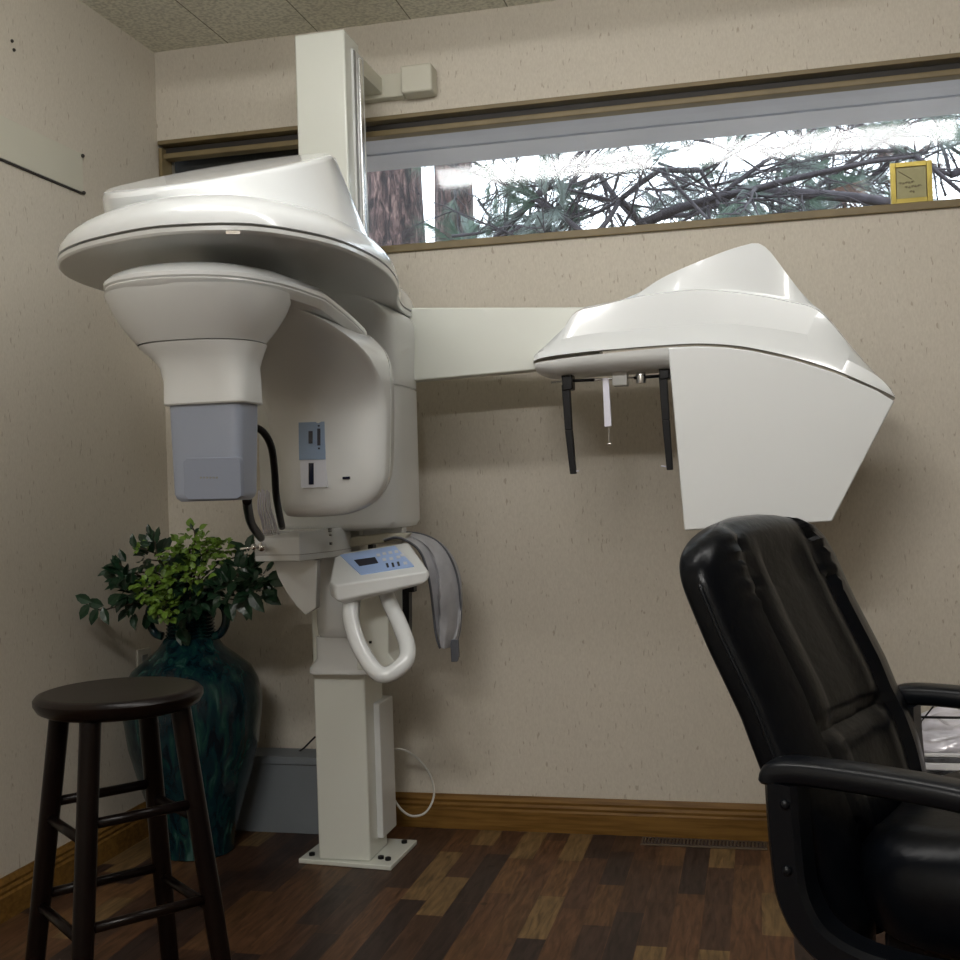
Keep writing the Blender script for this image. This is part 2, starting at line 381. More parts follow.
# ------------------------------------------------------------------ ceiling lights
def ceiling_light(x0, x1, y, strength, label, wdt=.17):
    t = thing('ceiling_light', ((x0+x1)/2, y, CEIL), label, 'ceiling light', 'fluorescent ceiling fixtures')
    e = .006
    MB().box(x0, x1, y-wdt/2, y+wdt/2, CEIL-.035, CEIL-.001).build('housing', WHITE, t, bevel=.004)
    b = .015
    d = [Vector((0, y+(wdt/2-b)*cos(a), CEIL-.036-.065*sin(a))) for a in [pi*k/12 for k in range(13)]]
    MB().loft([[p+Vector((x0+.03, 0, 0)) for p in d], [p+Vector((x1-.03, 0, 0)) for p in d]]).build('diffuser', emis('diffuser_light', (1, .975, .945), strength), t)
    for x in (x0, x1-.03): MB().box(x, x+.03, y-wdt/2, y+wdt/2, CEIL-.106, CEIL-.03).build('end_cap', WHITE, t, bevel=.004)
    return t
ceiling_light(-1.43, -.375, 2.02, LAMP, 'white fluorescent fixture reflected at the left of the window')
ceiling_light(-.325, .90, 2.02, LAMP, 'white fluorescent fixture reflected at the right of the window')
ceiling_light(-1.2, .0, -.6, FILL_REAR, 'unseen fill light added behind the camera, shaped like a fluorescent fixture')  # added fill, brightens the room from the front

# ------------------------------------------------------------------ x-ray machine
X = thing('xray_machine', (-1.195, 3.26, 0), 'white dental panoramic and cephalometric x-ray machine standing on a floor column', 'x-ray machine')
CX0, CX1 = -1.281, -1.122
# base plate + column
bp_ = [(-1.344, 3.165), (-1.050, 3.140), (-1.045, 3.385), (-1.335, 3.40)]
MB().prism([Vector((a, b, 0)) for a, b in bp_], (0, 0, .014)).build('base_plate', CREAM, X, bevel=.003)
for q in [(-1.075, 3.19), (-1.075, 3.35), (-1.315, 3.20), (-1.10, 3.20)]:
    MB().lathe([(.009, .014), (.009, .022), (.004, .024)], q, 12).build('bolt', BLACK, X, smooth='auto')
MB().box(CX0, CX1, 3.168, 3.33, .014, .95).build('column', CREAM, X, bevel=.006)
MB().box(CX1-.03, CX1+.018, 3.24, 3.37, .06, .46).build('cable_cover', UNDER, X, bevel=.004)
MB().box(CX0+.002, CX1-.002, 3.170, 3.30, .95, 2.437).build('upper_column', CREAM, X, bevel=.006)
rail = MB().box(CX1-.004, CX1+.004, 3.225, 3.32, 1.6, 2.40); rail.build('column_side_panel', UNDER, X)
MB().box(CX1+.003, CX1+.012, 3.262, 3.288, 1.55, 2.385).build('guide_rail', METAL, X, bevel=.003)
MB().box(CX1+.000, CX1+.007, 3.228, 3.240, 1.55, 2.395).build('rail_slot', SEAM, X)
# wall bracket behind column top
MB().box(-1.43, -1.06, 3.535, 3.572, 2.352, 2.428).build('wall_bracket', PANELM, X, bevel=.004)
MB().box(-1.058, -.955, 3.50, 3.572, 2.348, 2.436).build('bracket_end_box', PANELM, X, bevel=.008)
MB().box(-1.26, -1.13, 3.29, 3.54, 2.365, 2.415).build('bracket_arm', PANELM, X)

# top cantilever hood
RIM = [(-1.06, 2.02), (-1.17, 2.028), (-1.320, 2.088), (-1.436, 2.185), (-1.515, 2.34), (-1.54, 2.55), (-1.515, 2.78), (-1.45, 2.98), (-1.415, 3.15), (-1.40, 3.33),
       (-1.34, 3.352), (-1.2, 3.354), (-1.05, 3.352), (-.985, 3.33), (-.965, 3.15), (-.925, 2.98), (-.862, 2.78), (-.818, 2.532), (-.821, 2.31), (-.858, 2.175), (-.935, 2.062)]
rim = spline([(a, b, 0) for a, b in RIM], 5, True)
def ring(z, sx, sy, zf=None):
    cx = -1.18; y0 = 3.35
    out = []
    for p in rim:
        x = cx+(p.x-cx)*sx; y = y0+(p.y-y0)*sy
        out.append(Vector((x, y, zf(x, y) if zf else z)))
    return out
MB().loft([ring(1.618, 1.0, 1.0), ring(1.634, .997, .998), ring(1.652, .975, .99), ring(1.672, .925, .974), ring(1.688, .855, .953), ring(1.698, .78, .93), ring(1.704, .70, .905)]).build('hood_cover', WHITE, X, smooth='auto')
MB().loft([ring(1.611, .985, .994), ring(1.619, .985, .994)]).build('hood_seam', SEAM, X)
MB().loft([ring(1.603, .90, .955), ring(1.5985, .975, .989), ring(1.600, .992, .997), ring(1.604, 1.0, 1.0), ring(1.612, 1.0, 1.0)]).build('hood_underside', UNDER, X, smooth='auto')
topz = lambda x, y: 1.722+.36*(y-2.12)+.02*(x+1.2)
def crown(kx, y0, y1, f, n=72, cx=-1.165):
    out = []
    for i in range(n):
        a_ = 2*pi*i/n; c_, s_ = cos(a_), sin(a_)
        x = cx+kx*math.copysign(abs(c_)**.92, c_); y = (y0+y1)/2+(y1-y0)/2*math.copysign(abs(s_)**.92, s_)
        out.append(Vector((x, y, f(x, y))))
    return out
MB().loft([crown(.270, 2.125, 3.02, lambda x, y: 1.685), crown(.268, 2.13, 3.0, lambda x, y: 1.70), crown(.228, 2.125, 2.86, lambda x, y: topz(x, y)-.014, cx=-1.185), crown(.222, 2.13, 2.84, lambda x, y: topz(x, y)-.004, cx=-1.187), crown(.212, 2.145, 2.82, topz, cx=-1.188)]).build('hood_crown', WHITE, X, smooth='auto')
# small emblem on rim
MB().add([at(226, 230.5, 2.012), at(240, 230.5, 2.012), at(240, 234, 2.012), at(226, 234, 2.012), at(226, 230.5, 2.035), at(240, 230.5, 2.035), at(240, 234, 2.035), at(226, 234, 2.035)],
         [(0, 1, 2, 3), (4, 7, 6, 5), (0, 4, 5, 1), (2, 6, 7, 3), (0, 3, 7, 4), (1, 5, 6, 2)]).build('rim_clip', CHROME, X)

# carriage (vertical body around the column) with concave fillet to the hood
def car(z, x0, x1, y0, y1, r=.05): return sup((x0+x1)/2, (y0+y1)/2, z, (x1-x0)/2, (y1-y0)/2, 5, 48)
MB().loft([car(.978, -1.37, -1.01, 3.09, 3.34), car(.984, -1.395, -.985, 3.075, 3.352), car(1.0, -1.41, -.975, 3.065, 3.357), car(1.382, -1.41, -.973, 3.055, 3.357), car(1.384, -1.405, -.977, 3.06, 3.352),
           car(1.387, -1.405, -.977, 3.06, 3.352), car(1.389, -1.41, -.973, 3.055, 3.357), car(1.46, -1.41, -.972, 3.05, 3.357), car(1.53, -1.413, -.968, 3.02, 3.357),
           car(1.57, -1.415, -.967, 2.97, 3.355), car(1.592, -1.41, -.972, 2.90, 3.345), car(1.603, -1.39, -.985, 2.80, 3.335)]).build('carriage', UNDER, X, smooth='auto')

# rotation hub
MB().lathe([(.135, 1.605), (.13, 1.58), (.12, 1.555), (.12, 1.52)], (-1.19, 2.62), 40).build('rotation_hub', UNDER, X, smooth='auto')
# rotating arm bridge
BR = [(-1.125, 2.02), (-1.21, 2.038), (-1.275, 2.095), (-1.318, 2.20), (-1.315, 2.34), (-1.295, 2.50), (-1.27, 2.66), (-1.25, 2.78), (-1.2, 2.83), (-1.07, 2.835), (-.99, 2.815), (-.935, 2.74), (-.920, 2.63), (-.915, 2.50), (-.918, 2.34), (-.932, 2.2), (-.972, 2.095), (-1.04, 2.038)]
br = spline([(a, b, 0) for a, b in BR], 5, True)
def bring(z, k): return [Vector((-1.11+(p.x+1.11)*k, 2.48+(p.y-2.48)*(1-(1-k)*.55), z-.055*max(0, (p.y-2.40))/.4)) for p in br]
MB().loft([bring(1.519, .985), bring(1.523, 1.0), bring(1.531, 1.0), bring(1.541, .96), bring(1.552, .87), bring(1.561, .72), bring(1.566, .5), bring(1.568, .2)]).build('arm_top_cover', WHITE, X, smooth='auto')
MB().loft([bring(1.500, .93), bring(1.510, .975), bring(1.517, .99), bring(1.521, .985)]).build('arm_rim', UNDER, X, smooth='auto')
# sensor head: bowl + flared neck + grey sensor box
def hd(z, a, b, e=2.3, cx=-1.12, cy=2.21): return sup(-1.119+(cx+1.12)*.9, cy, 1.3+(z-1.3)*.985-(.004 if z < 1.2 else 0), a*(.905 if z > 1.37 else .86), b*.9, e, 56)
MB().loft([hd(1.512, .208, .20), hd(1.50, .203, .195), hd(1.47, .189, .175), hd(1.44, .170, .150), hd(1.41, .145, .122)], caps=False).build('sensor_bowl', UNDER, X, smooth='auto')
MB().loft([hd(1.410, .140, .118), hd(1.407, .140, .118)]).build('bowl_seam', SEAM, X)
cx2 = -1.095
MB().loft([hd(1.407, .146, .122, 2.3, -1.117), hd(1.395, .135, .112, 2.5, -1.113), hd(1.380, .121, .098, 2.8, -1.106), hd(1.36, .112, .086, 3.4, -1.10), hd(1.33, .107, .076, 4.5, cx2), hd(1.30, .106, .073, 5.5, cx2), hd(1.284, .106, .072, 6, cx2), hd(1.281, .103, .069, 6, cx2)]).build('sensor_neck', UNDER, X, smooth='auto')
sb = MB().loft([hd(1.283, .096, .060, 6, -1.094), hd(1.10, .088, .056, 7, -1.096), hd(1.090, .084, .053, 7, -1.096), hd(1.083, .076, .047, 6, -1.096)]).build('sensor_box', GREYP, X, smooth='auto')
ins = [at(*p, 2.153) for p in [(186, 458), (238, 457), (240, 462), (241, 496), (237, 499), (188, 500), (184, 496), (183, 462)]]
MB().prism(ins, (0, .02, 0)).build('sensor_inset', GREYP2, sb, bevel=.002)
mk = MB()
for i in range(6):
    a = at(200+3.2*i, 477.5, 2.1525); mk.box(a.x, a.x+.0040, a.y-.001, a.y+.002, a.z-.0022, a.z+.0016)
mk.build('sensor_lettering', SEAM, sb)

# tube body (large rounded shell)
TBP = [(262, 352), (264, 400), (272, 450), (279, 500), (283, 513), (292, 518), (330, 517), (352, 513), (371, 503), (382, 488), (386, 470), (387, 430), (387, 385), (385, 360), (377, 344), (360, 330), (330, 318), (290, 308), (268, 312), (262, 330)]
tb = spline([at(a, b, 2.72) for a, b in TBP], 4, True)
cen = at(325, 420, 2.72)
def tbr(y, k): return [Vector((cen.x+(p.x-cen.x)*k, y, cen.z+(p.z-cen.z)*k)) for p in tb]
def tbf(y, k):
    out = tbr(y, k)
    for v in out:
        q = max(0, min(1, (v.z-1.27)/.23)); v.y -= .40*q**2.4
    return out
MB().loft([tbf(2.687, .08), tbf(2.687, .2), tbf(2.688, .30), tbf(2.689, .4), tbf(2.690, .5), tbf(2.692, .6), tbf(2.694, .70), tbf(2.697, .78), tbf(2.701, .85), tbf(2.705, .90), tbf(2.711, .94), tbf(2.719, .975), tbf(2.728, .99), tbr(2.752, .99)]).build('tube_housing', UNDER, X, smooth='auto')
MB().loft([tbr(2.750, .975), tbr(2.757, .975)]).build('housing_seam', SEAM, X)
MB().loft([tbr(2.755, .995), tbr(2.77, .985), tbr(2.81, .93), tbr(2.85, .86), tbr(2.87, .76)]).build('tube_housing_back', UNDER, X, smooth='auto')
def decal(name, pts, y, mat, parent, th=.003, bevel=0):
    return MB().prism([at(a, b, y) for a, b in pts], (0, th, 0)).build(name, mat, parent, bevel=bevel)
lp_ = decal('label_plate', [(300, 460.5), (325.5, 460), (327, 487), (301, 488)], 2.6875, PALE, X, .01)
lb_ = decal('label_plate_blue', [(298.5, 422.5), (324.5, 421.5), (325.5, 459.5), (299, 460)], 2.6865, BLUEP, X, .01)
for pts in ([(308.5, 431), (312.5, 431), (312.5, 443.5), (308.5, 443.5)], [(317.2, 428.5), (320.3, 428.5), (320.3, 445.5), (317.2, 445.5)], [(317.8, 425), (319.6, 425), (319.6, 426.6), (317.8, 426.6)], [(318, 447.5), (319.8, 447.5), (319.8, 449.3), (318, 449.3)]):
    decal('label_mark', pts, 2.6855, LCD, lb_)
decal('label_mark', [(308.5, 463), (313.5, 463), (313.7, 484.5), (308.7, 484.7)], 2.6865, LCD, lp_)
decal('indicator_slot', [(342.5, 476.8), (349.5, 476.5), (349.5, 479), (342.5, 479.3)], 2.6885, LCD, X, .012)

# hoses behind sensor
MB().tube(spline([at(250, 426, 2.45), at(262, 431, 2.48), at(271, 446, 2.52), at(274.5, 470, 2.56), at(276.5, 498, 2.6), at(282, 527, 2.75)], 6), .0088, 10).build('hose', BLACK, X, smooth=True)
MB().tube(spline([at(247, 500, 2.3), at(248.5, 512, 2.4), at(252, 525, 2.55), at(261, 538, 2.8)], 6), .0105, 10).build('hose', BLACK, X, smooth=True)
wires = MB()
random.seed(3)
for i in range(7):
    wires.tube(spline([at(259+i*1.6, 492+random.uniform(-3, 3), 2.76), at(258+i*1.9+random.uniform(-2, 2), 508, 2.78), at(262+i*2+random.uniform(-1, 1), 521, 2.82), at(264+i*2.4, 534, 2.88)], 4), .0022, 6)
wires.build('wire_bundle', CLEAR, X, smooth=True)

# chin rest unit in front of the column
def q3(px, py, y): return at(px, py, y)
zt, zb = .966, .897
ch = MB()
pl = [(-1.322, 2.88), (-1.184, 2.86), (-1.142, 3.0), (-1.135, 3.13), (-1.31, 3.13), (-1.33, 3.0)]
top = [(-1.30, 2.925), (-1.190, 2.875), (-1.146, 3.0), (-1.139, 3.13), (-1.29, 3.13), (-1.30, 3.0)]
ch.loft([[Vector((a, b, .909)) for a, b in pl], [Vector((a, b, .970)) for a, b in pl], [Vector((a, b, .990)) for a, b in top]])
ch.build('chin_rest_housing', WHITE, X, bevel=.004)
ln = MB(); cpl = [(a*1.0, b) for a, b in pl]
MB().loft([[Vector((-1.225+(a+1.225)*1.006, 3.0+(b-3.0)*1.004, z)) for a, b in pl] for z in (.926, .9275)]).build('housing_seam', SEAM, X)
fin = [(272, 558), (317, 560), (316, 608), (305, 615), (296, 606), (286, 592), (278, 577)]
MB().prism([at(a, b, 2.95) for a, b in fin], (0, .03, 0)).build('support_fin', WHITE, X, bevel=.003)
MB().ball(at(262, 547, 2.865), .0135).build('chin_knob', CHROME, X, smooth=True)
MB().ball(at(254, 547, 2.85), .009).build('chin_knob', CHROME, X, smooth=True)
MB().tube([at(262, 547, 2.86), at(240, 549, 2.83)], .003).build('knob_shaft', CHROME, X, smooth=True)
for (a, b) in [(322, 535), (326, 537), (328, 541), (322, 549), (327, 550)]:
    p = at(a, b-6, 2.99); p.x = -1.144; MB().box(p.x-.006, p.x+.002, p.y-.006, p.y+.004, p.z-.0025, p.z+.0015).build('printed_mark', SEAM, X)

# collar round the column, flared skirt, dark post
def cl(z, a, b, e=4, cy=3.235): return sup(-1.186, cy, z, a, b, e, 48)
MB().loft([cl(.905, .076, .10), cl(.898, .082, .106), cl(.70, .080, .104), cl(.675, .078, .10), cl(.668, .072, .094)]).build('column_collar', WHITE, X, smooth='auto')
MB().loft([cl(.668, .080, .090, 9), cl(.605, .080, .090, 9), cl(.580, .098, .104, 9), cl(.566, .100, .106, 9), cl(.562, .098, .104, 9)]).build('column_skirt', WHITE, X, smooth='auto')
MB().box(-1.10, -1.085, 3.17, 3.20, .60, 1.0).build('side_post', BLACK, X)
MB().box(-1.11, -.99, 3.16, 3.2, .935, .985).build('side_bracket', UNDER, X, bevel=.004)

# control panel
A = [at(333, 586, 2.80), at(428.5, 571.5, 2.90), at(409, 543, 3.06), at(340, 553, 2.97)]   # NL NR FR FL (top face)
ex = (A[1]-A[0]).normalized(); ey = (A[3]-A[0]); ey = (ey-ex*ey.dot(ex)).normalized(); ez = ex.cross(ey).normalized()
dn = Vector((0, 0, -1))*.046
topf = [A[0]+ex*.008, A[1]-ex*.006, A[1]+ey*.01, A[2]+ey*.0, A[2]-ex*.012+ey*.006, A[3]+ex*.01, A[3]-ex*.016-ey*.02, A[0]+ey*.03-ex*.004]
ctr = sum(topf, Vector())/8
outer = [ctr+(p-ctr)*1.03-ez*.012 for p in topf]
tk = lambda p: 1-.32*max(0, min(1, (p-A[0]).dot(ex)/(A[1]-A[0]).length))
low = [ctr+(p-ctr)*.99+dn*.88*tk(p) for p in topf]
under = [ctr+(p-ctr)*.80+dn*1.35*tk(p) for p in topf]
MB().loft([under, low, outer, topf]).build('control_panel', WHITE, X, bevel=.005)
cp = [o for o in COL.objects if o.name == 'control_panel'][0]
def onp(px, py, h=.0):
    d = _r*(px-480)/F-_u*(py-480)/F+_fw; o = Vector((0, 0, H)); t = (A[0]-o).dot(ez)/d.dot(ez); return o+d*t+ez*h
def sub(name, pts, h, mat, th=.0012):
    o = MB().loft([[onp(a, b, h-th) for a, b in pts], [onp(a, b, h) for a, b in pts]]).build(name, mat, None)
    o.parent = cp; o.matrix_parent_inverse = Matrix.Identity(4); return o
# child of a child of the machine: undo the parent's offset
def under_part(o, part): o.parent = part; o.matrix_parent_inverse = part.matrix_world.inverted() if False else (Matrix.Identity(4))
keypad = sub('keypad', [(340, 555.5), (395, 546.5), (414, 566.5), (361, 575)], .0022, KEYPAD, .004)
sub('display', [(354, 561), (375, 558), (378.5, 563.8), (359.5, 567)], .0032, LCD)
for (a, b) in [(378, 556), (384, 554.5), (390, 553.5), (396, 552.5), (384, 560.5), (391, 559.5), (398, 558), (405, 564), (402, 556)]:
    sub('button', [(a-1.8, b-1), (a+1.8, b-1.5), (a+2.6, b+1), (a-1, b+1.5)], .0034, PALE)
for (a, b) in [(387, 566.5), (392.5, 566), (398, 565)]:
    sub('button', [(a-1.2, b-2.2), (a+1, b-2.4), (a+2.2, b+1.6), (a, b+1.8)], .0034, LCD)

# handle loop under the panel and the bracket behind it
hp = spline([at(351, 602, 2.86), at(350.5, 618, 2.84), at(357, 641, 2.82), at(369, 663, 2.80), at(381, 674.5, 2.79), at(394, 672, 2.80), at(406, 660, 2.83), at(407, 645, 2.86), at(400, 625, 2.90), at(390, 603, 2.93), at(386, 592, 2.94)], 6)
MB().tube(hp, .0215, 16).build('handle_loop', WHITE, X, smooth=True)
MB().prism([at(a, b, 2.99) for a, b in [(361, 592), (388, 590), (388.5, 654), (395, 662), (381, 671), (357, 670), (357, 640)]], (0, .165, 0)).build('panel_bracket', CREAM, X, bevel=.004)
decal('panel_screw', [(369, 641), (371.5, 641), (371.5, 643.5), (369, 643.5)], 2.988, BLACK, X)
MB().prism([at(a, b, 3.12) for a, b in [(388, 592), (409, 590), (409, 636), (398, 652), (388, 655)]], (0, .03, 0)).build('rear_plate', BLACK, X)
MB().box(-1.12, -.95, 3.12, 3.15, .80, .86).build('plate_support', BLACK, X)

# cephalometric arm and head
def aq(px, py): return at(px, py, 3.27)
MB().prism([aq(400, 307.5), aq(600, 307), aq(600, 364), aq(400, 382)], (0, .07, 0)).build('ceph_arm', CREAM, X, bevel=.005)
N_ = 60
seam_px = [(533.5, 361), (541, 358), (562, 354.5), (603, 350), (666, 345), (697, 343.5), (725, 344.5), (752, 348), (793, 357), (835, 370), (877, 388), (895, 397)]
A_px = [(535, 355), (545, 346), (562, 339), (600, 332.5), (624, 331), (666, 327), (720, 323.5), (752, 326), (793, 332), (835, 342), (868, 366), (894, 394)]
B_px = [(555, 343), (565, 327), (576, 312), (600, 306), (632, 298), (666, 293), (705, 290.5), (752, 295), (790, 302.5), (820, 312), (856, 353), (892, 391)]
W_px = [(560, 340), (569, 322), (580, 309), (604, 303.5), (632, 296.5), (662, 278), (700, 261), (741, 246.2), (764, 246), (793, 282), (835, 334), (891, 388)]
def row(px, y, dz=0): return [v+Vector((0, 0, dz)) for v in resample(spline([at(a, b, y) for a, b in px], 5), N_)]
Y0 = 2.93
Wf = row(W_px, Y0+.12)
rows = [row([(a, b+2) for a, b in seam_px], 3.36), row(seam_px, Y0+.004), row(seam_px, Y0), row([(a, (b*.45+b2*.55)) for (a, b), (_, b2) in zip(seam_px, A_px)], Y0+.016), row(A_px, Y0+.052), row(B_px, Y0+.075),
        row([(a, b-.8) for a, b in B_px], Y0+.098), row([(a, (b*.92+b2*.08)) for (a, b), (_, b2) in zip(B_px, W_px)], Y0+.102), Wf, [v+Vector((0, .015, .003)) for v in Wf], [v+Vector((0, .27, -.006)) for v in Wf], [v+Vector((0, .31, -.03)) for v in Wf]]
MB().loft([[r[i] for r in rows] for i in range(N_)]).build('ceph_head_cover', WHITE, X, bevel=.003, angle=30)
# seam strip
strip = [row([(a, b+.1) for a, b in seam_px], Y0+.006), row([(a, b+.9) for a, b in seam_px], Y0+.006), row([(a, b+1.1) for a, b in seam_px], 3.3), row([(a, b-.2) for a, b in seam_px], 3.3)]
MB().loft([[r[i] for r in strip] for i in range(N_)]).build('ceph_seam', SEAM, X)
# lower shell at left (rounded underside)
ls = []
for i in range(26):
    t = i/25; px = 534.5+(677-534.5)*t
    ys = 362.3-(362.3-345.5)*t**.75
    dep = 9+6*min(1, (t/.12)**.6)+5*max(0, t-.12)
    lp = []
    y0, y1 = Y0+.004, 3.15
    for (fy, fz) in [(0, 0), (.0, .25), (.02, .55), (.07, .82), (.16, .97), (.3, 1), (.75, 1), (.93, .9), (1, .5), (1, 0)]:
        y = y0+(y1-y0)*fy; ztop = at(px, ys+1, Y0); h = dep*2.95/F
        lp.append(Vector((ztop.x, y, ztop.z-h*fz)))
    ls.append(lp)
MB().loft(ls).build('ceph_lower_shell', UNDER, X, smooth='auto')
# sensor housing plate
PP = [(668, 347), (676, 346), (697, 345), (725, 346), (752, 349.5), (793, 358.5), (835, 371.5), (877, 389.5), (894.5, 400), (832, 520.5), (684.5, 529.5)]
fr = [at(a, b+1, Y0-.002) for a, b in PP]
c0 = sum(fr, Vector())/len(fr)
bk = [Vector((c0.x+(p.x-c0.x)*1.0, Y0+.21, c0.z+(p.z-c0.z)*1.0)) for p in fr]
MB().loft([fr, bk]).build('ceph_sensor_housing', WHITE, X, bevel=.004)
bk2 = [Vector((c0.x+(p.x-c0.x)*1.012, p.y+.016, c0.z+(p.z-c0.z)*1.012)) for p in fr][7:]
# ear rods, nasion rule
def rod(pts, y, r): return MB().tube([at(a, b, y) for a, b in pts], r, 8)
for pts, tip in ([[(566, 385), (569, 430), (573.5, 474)], (579, 471)], [[(663, 374), (666, 420), (670, 470)], (661, 466)]):
    rb = MB(); P = [at(a, b, 3.0) for a, b in pts]
    for (p, q), wd in zip(zip(P, P[1:]), ((.0105, .0095), (.0095, .008))):
        w0, w1 = wd
        rb.loft([[p+Vector((sx*w0, sy*.012, 0)) for sx, sy in ((-1, -1), (1, -1), (1, 1), (-1, 1))], [q+Vector((sx*w1, sy*.010, 0)) for sx, sy in ((-1, -1), (1, -1), (1, 1), (-1, 1))]])
    rb.build('ear_rod', BLACK, X, bevel=.002)
    a, b = pts[0]
    MB().prism([at(a-5, b-10, 2.985), at(a+6, b-11, 2.985), at(a+6.5, b+4, 2.985), at(a-3, b+6, 2.985)], (0, .05, 0)).build('rod_clamp', BLACK, X, bevel=.003)
    MB().tube([at(pts[-1][0], pts[-1][1]-3, 3.0), at(*tip, 3.0)], .002, 6).build('ear_tip', CLEAR, X)
MB().tube([at(551, 382.5, 3.01), at(667, 375.5, 3.01)], .0028, 8).build('cross_bar', METAL, X, smooth=True)
MB().tube([at(566, 381, 3.005), at(594, 380, 3.005)], .004, 8).build('rod_shaft', BLACK, X, smooth=True)
MB().tube([at(634, 378, 3.005), at(660, 376, 3.005)], .004, 8).build('rod_shaft', BLACK, X, smooth=True)
MB().box(at(613, 380, 3.02).x, at(628, 380, 3.02).x, 3.0, 3.05, at(620, 386, 3.02).z, at(620, 372, 3.02).z).build('nasion_mount', UNDER, X, bevel=.003)
MB().lathe([(.012, at(641, 378, 3.01).z-.014), (.014, at(641, 378, 3.01).z), (.012, at(641, 378, 3.01).z+.014)], (at(641, 378, 3.01).x, 3.01), 14).build('adjust_knob', METAL, X, smooth='auto')
MB().prism([at(602.5, 378, 2.975), at(608.5, 378, 2.975), at(611.5, 426, 2.975), at(604.5, 427, 2.975)], (0, .008, 0)).build('nasion_rule', CLEAR, X, bevel=.001)
MB().tube([at(609, 427, 3.005), at(609, 442, 3.005)], .0012, 6).build('rule_pin', METAL, X)
MB().ball(at(609.5, 444, 3.005), .006, 10, 6, (1.2, 1, .7)).build('rule_tip', CHROME, X, smooth=True)

# ------------------------------------------------------------------ lead apron hung beside the panel
ap = thing('lead_apron', (at(440, 600, 3.1).x, 3.12, .6), 'grey protective x-ray apron draped over the side of the x-ray machine behind the control panel', 'apron')
Lp = [(384, 541), (396, 537.5), (407, 541), (418, 549), (425, 563), (430, 585), (433, 610), (436, 635), (440, 648)]
Rp = [(384, 536), (400, 532.5), (420, 533.5), (438, 541), (450, 555), (458, 575), (461.5, 600), (461, 628), (456, 646)]
Ls = resample(spline([at(a, b, 3.10+.006*i) for i, (a, b) in enumerate(Lp)], 5), 40)
Rs = resample(spline([at(a, b, 3.19+.006*i) for i, (a, b) in enumerate(Rp)], 5), 40)
def apron_loops(k0, k1, off, th):
    loops = []
    for i, (a, b) in enumerate(zip(Ls, Rs)):
        fr_, bk_ = [], []
        for j in range(13):
            t = k0+(k1-k0)*j/12
            p = a.lerp(b, t); wv = .010*sin(t*9+i*.12)+.006*sin(t*17+i*.31)+.004*noise.noise(p*30)
            bow = .02*sin(pi*t)
            p = p+Vector((0, -bow-wv*min(1, i/12)-off, 0))
            fr_.append(p); bk_.append(p+Vector((-.004, th, -.004)))
        loops.append(fr_+bk_[::-1])
    return loops
MB().loft(apron_loops(0, 1, 0, .03)).build('apron_cloth', APRON, ap, smooth='auto')
MB().tube([p+Vector((.002, -.006, 0)) for p in Ls], .0035, 8).build('edge_binding', APRONT, ap, smooth=True)
MB().tube([p+Vector((-.002, -.004, 0)) for p in Rs], .003, 8).build('edge_binding', APRONT, ap, smooth=True)
MB().prism([at(450, 640, 3.2), at(458, 640, 3.2), at(459, 657, 3.2), at(457, 662, 3.2), at(451, 662, 3.2)], (0, .012, 0)).build('apron_strap', APRONT, ap, bevel=.002)
MB().prism([at(345, 541, 3.12), at(352, 537, 3.12), at(384, 533, 3.12), at(410, 533, 3.12), at(404, 540, 3.12), at(345, 548, 3.12)], (0, .03, 0)).build('apron_collar', PANELM, ap, bevel=.004)

# ------------------------------------------------------------------ vase and plant
vx, vy = -1.705, 3.235
va = thing('floor_vase', (vx, vy, 0), 'tall teal glazed floor vase with two loop handles in the corner', 'vase')
prof = [(.105, 0), (.112, .004), (.112, .02), (.118, .06), (.14, .14), (.172, .24), (.196, .33), (.208, .42), (.210, .47), (.200, .52), (.18, .56), (.138, .595), (.10, .625), (.08, .655)]
for i in range(9):
    z = .66+i*.0105; prof += [(.072-.004*sin(i*.3), z), (.077-.004*sin(i*.3), z+.005)]
prof += [(.072, .757), (.085, .775), (.108, .80), (.118, .812), (.118, .820), (.108, .820), (.085, .79), (.062, .76), (.06, .70)]
MB().lathe(prof, (vx, vy), 64).build('vase_body', GLAZE, va, smooth='auto')
for s in (-1, 1):
    hpth = [Vector((vx+s*r_, vy-.02, z)) for r_, z in [(.07, .75), (.10, .765), (.125, .745), (.128, .705), (.11, .672), (.085, .662)]]
    MB().tube(spline(hpth, 5), .013, 10).build('vase_handle', GLAZE, va, smooth=True)

pt = thing('artificial_plant', (vx, vy, .78), 'leafy green artificial greenery standing in the teal floor vase', 'plant')
random.seed(11)
def leaf(mb, p, d, up, ln_, wd, fold=.15):
    d = d.normalized(); s_ = d.cross(up); s_ = s_.normalized() if s_.length > 1e-3 else Vector((1, 0, 0)); n_ = s_.cross(d)
    v = [p]
    prof_ = [(.22, .75), (.45, 1.0), (.72, .72)]
    for t, k in prof_:
        c = p+d*ln_*t-n_*ln_*.12*t*t
        v += [c-s_*wd*k/2+n_*wd*fold, c, c+s_*wd*k/2+n_*wd*fold]
    v.append(p+d*ln_-n_*ln_*.15)
    mb.add(v, [(0, 2, 1), (0, 3, 2), (1, 2, 5, 4), (2, 3, 6, 5), (4, 5, 8, 7), (5, 6, 9, 8), (7, 8, 10), (8, 9, 10)])
def rv(s=1): return Vector((random.gauss(0, 1), random.gauss(0, 1), random.gauss(0, 1))).normalized()*s
LL, DL, ST = MB(), MB(), MB()
neck = Vector((vx, vy, .78))
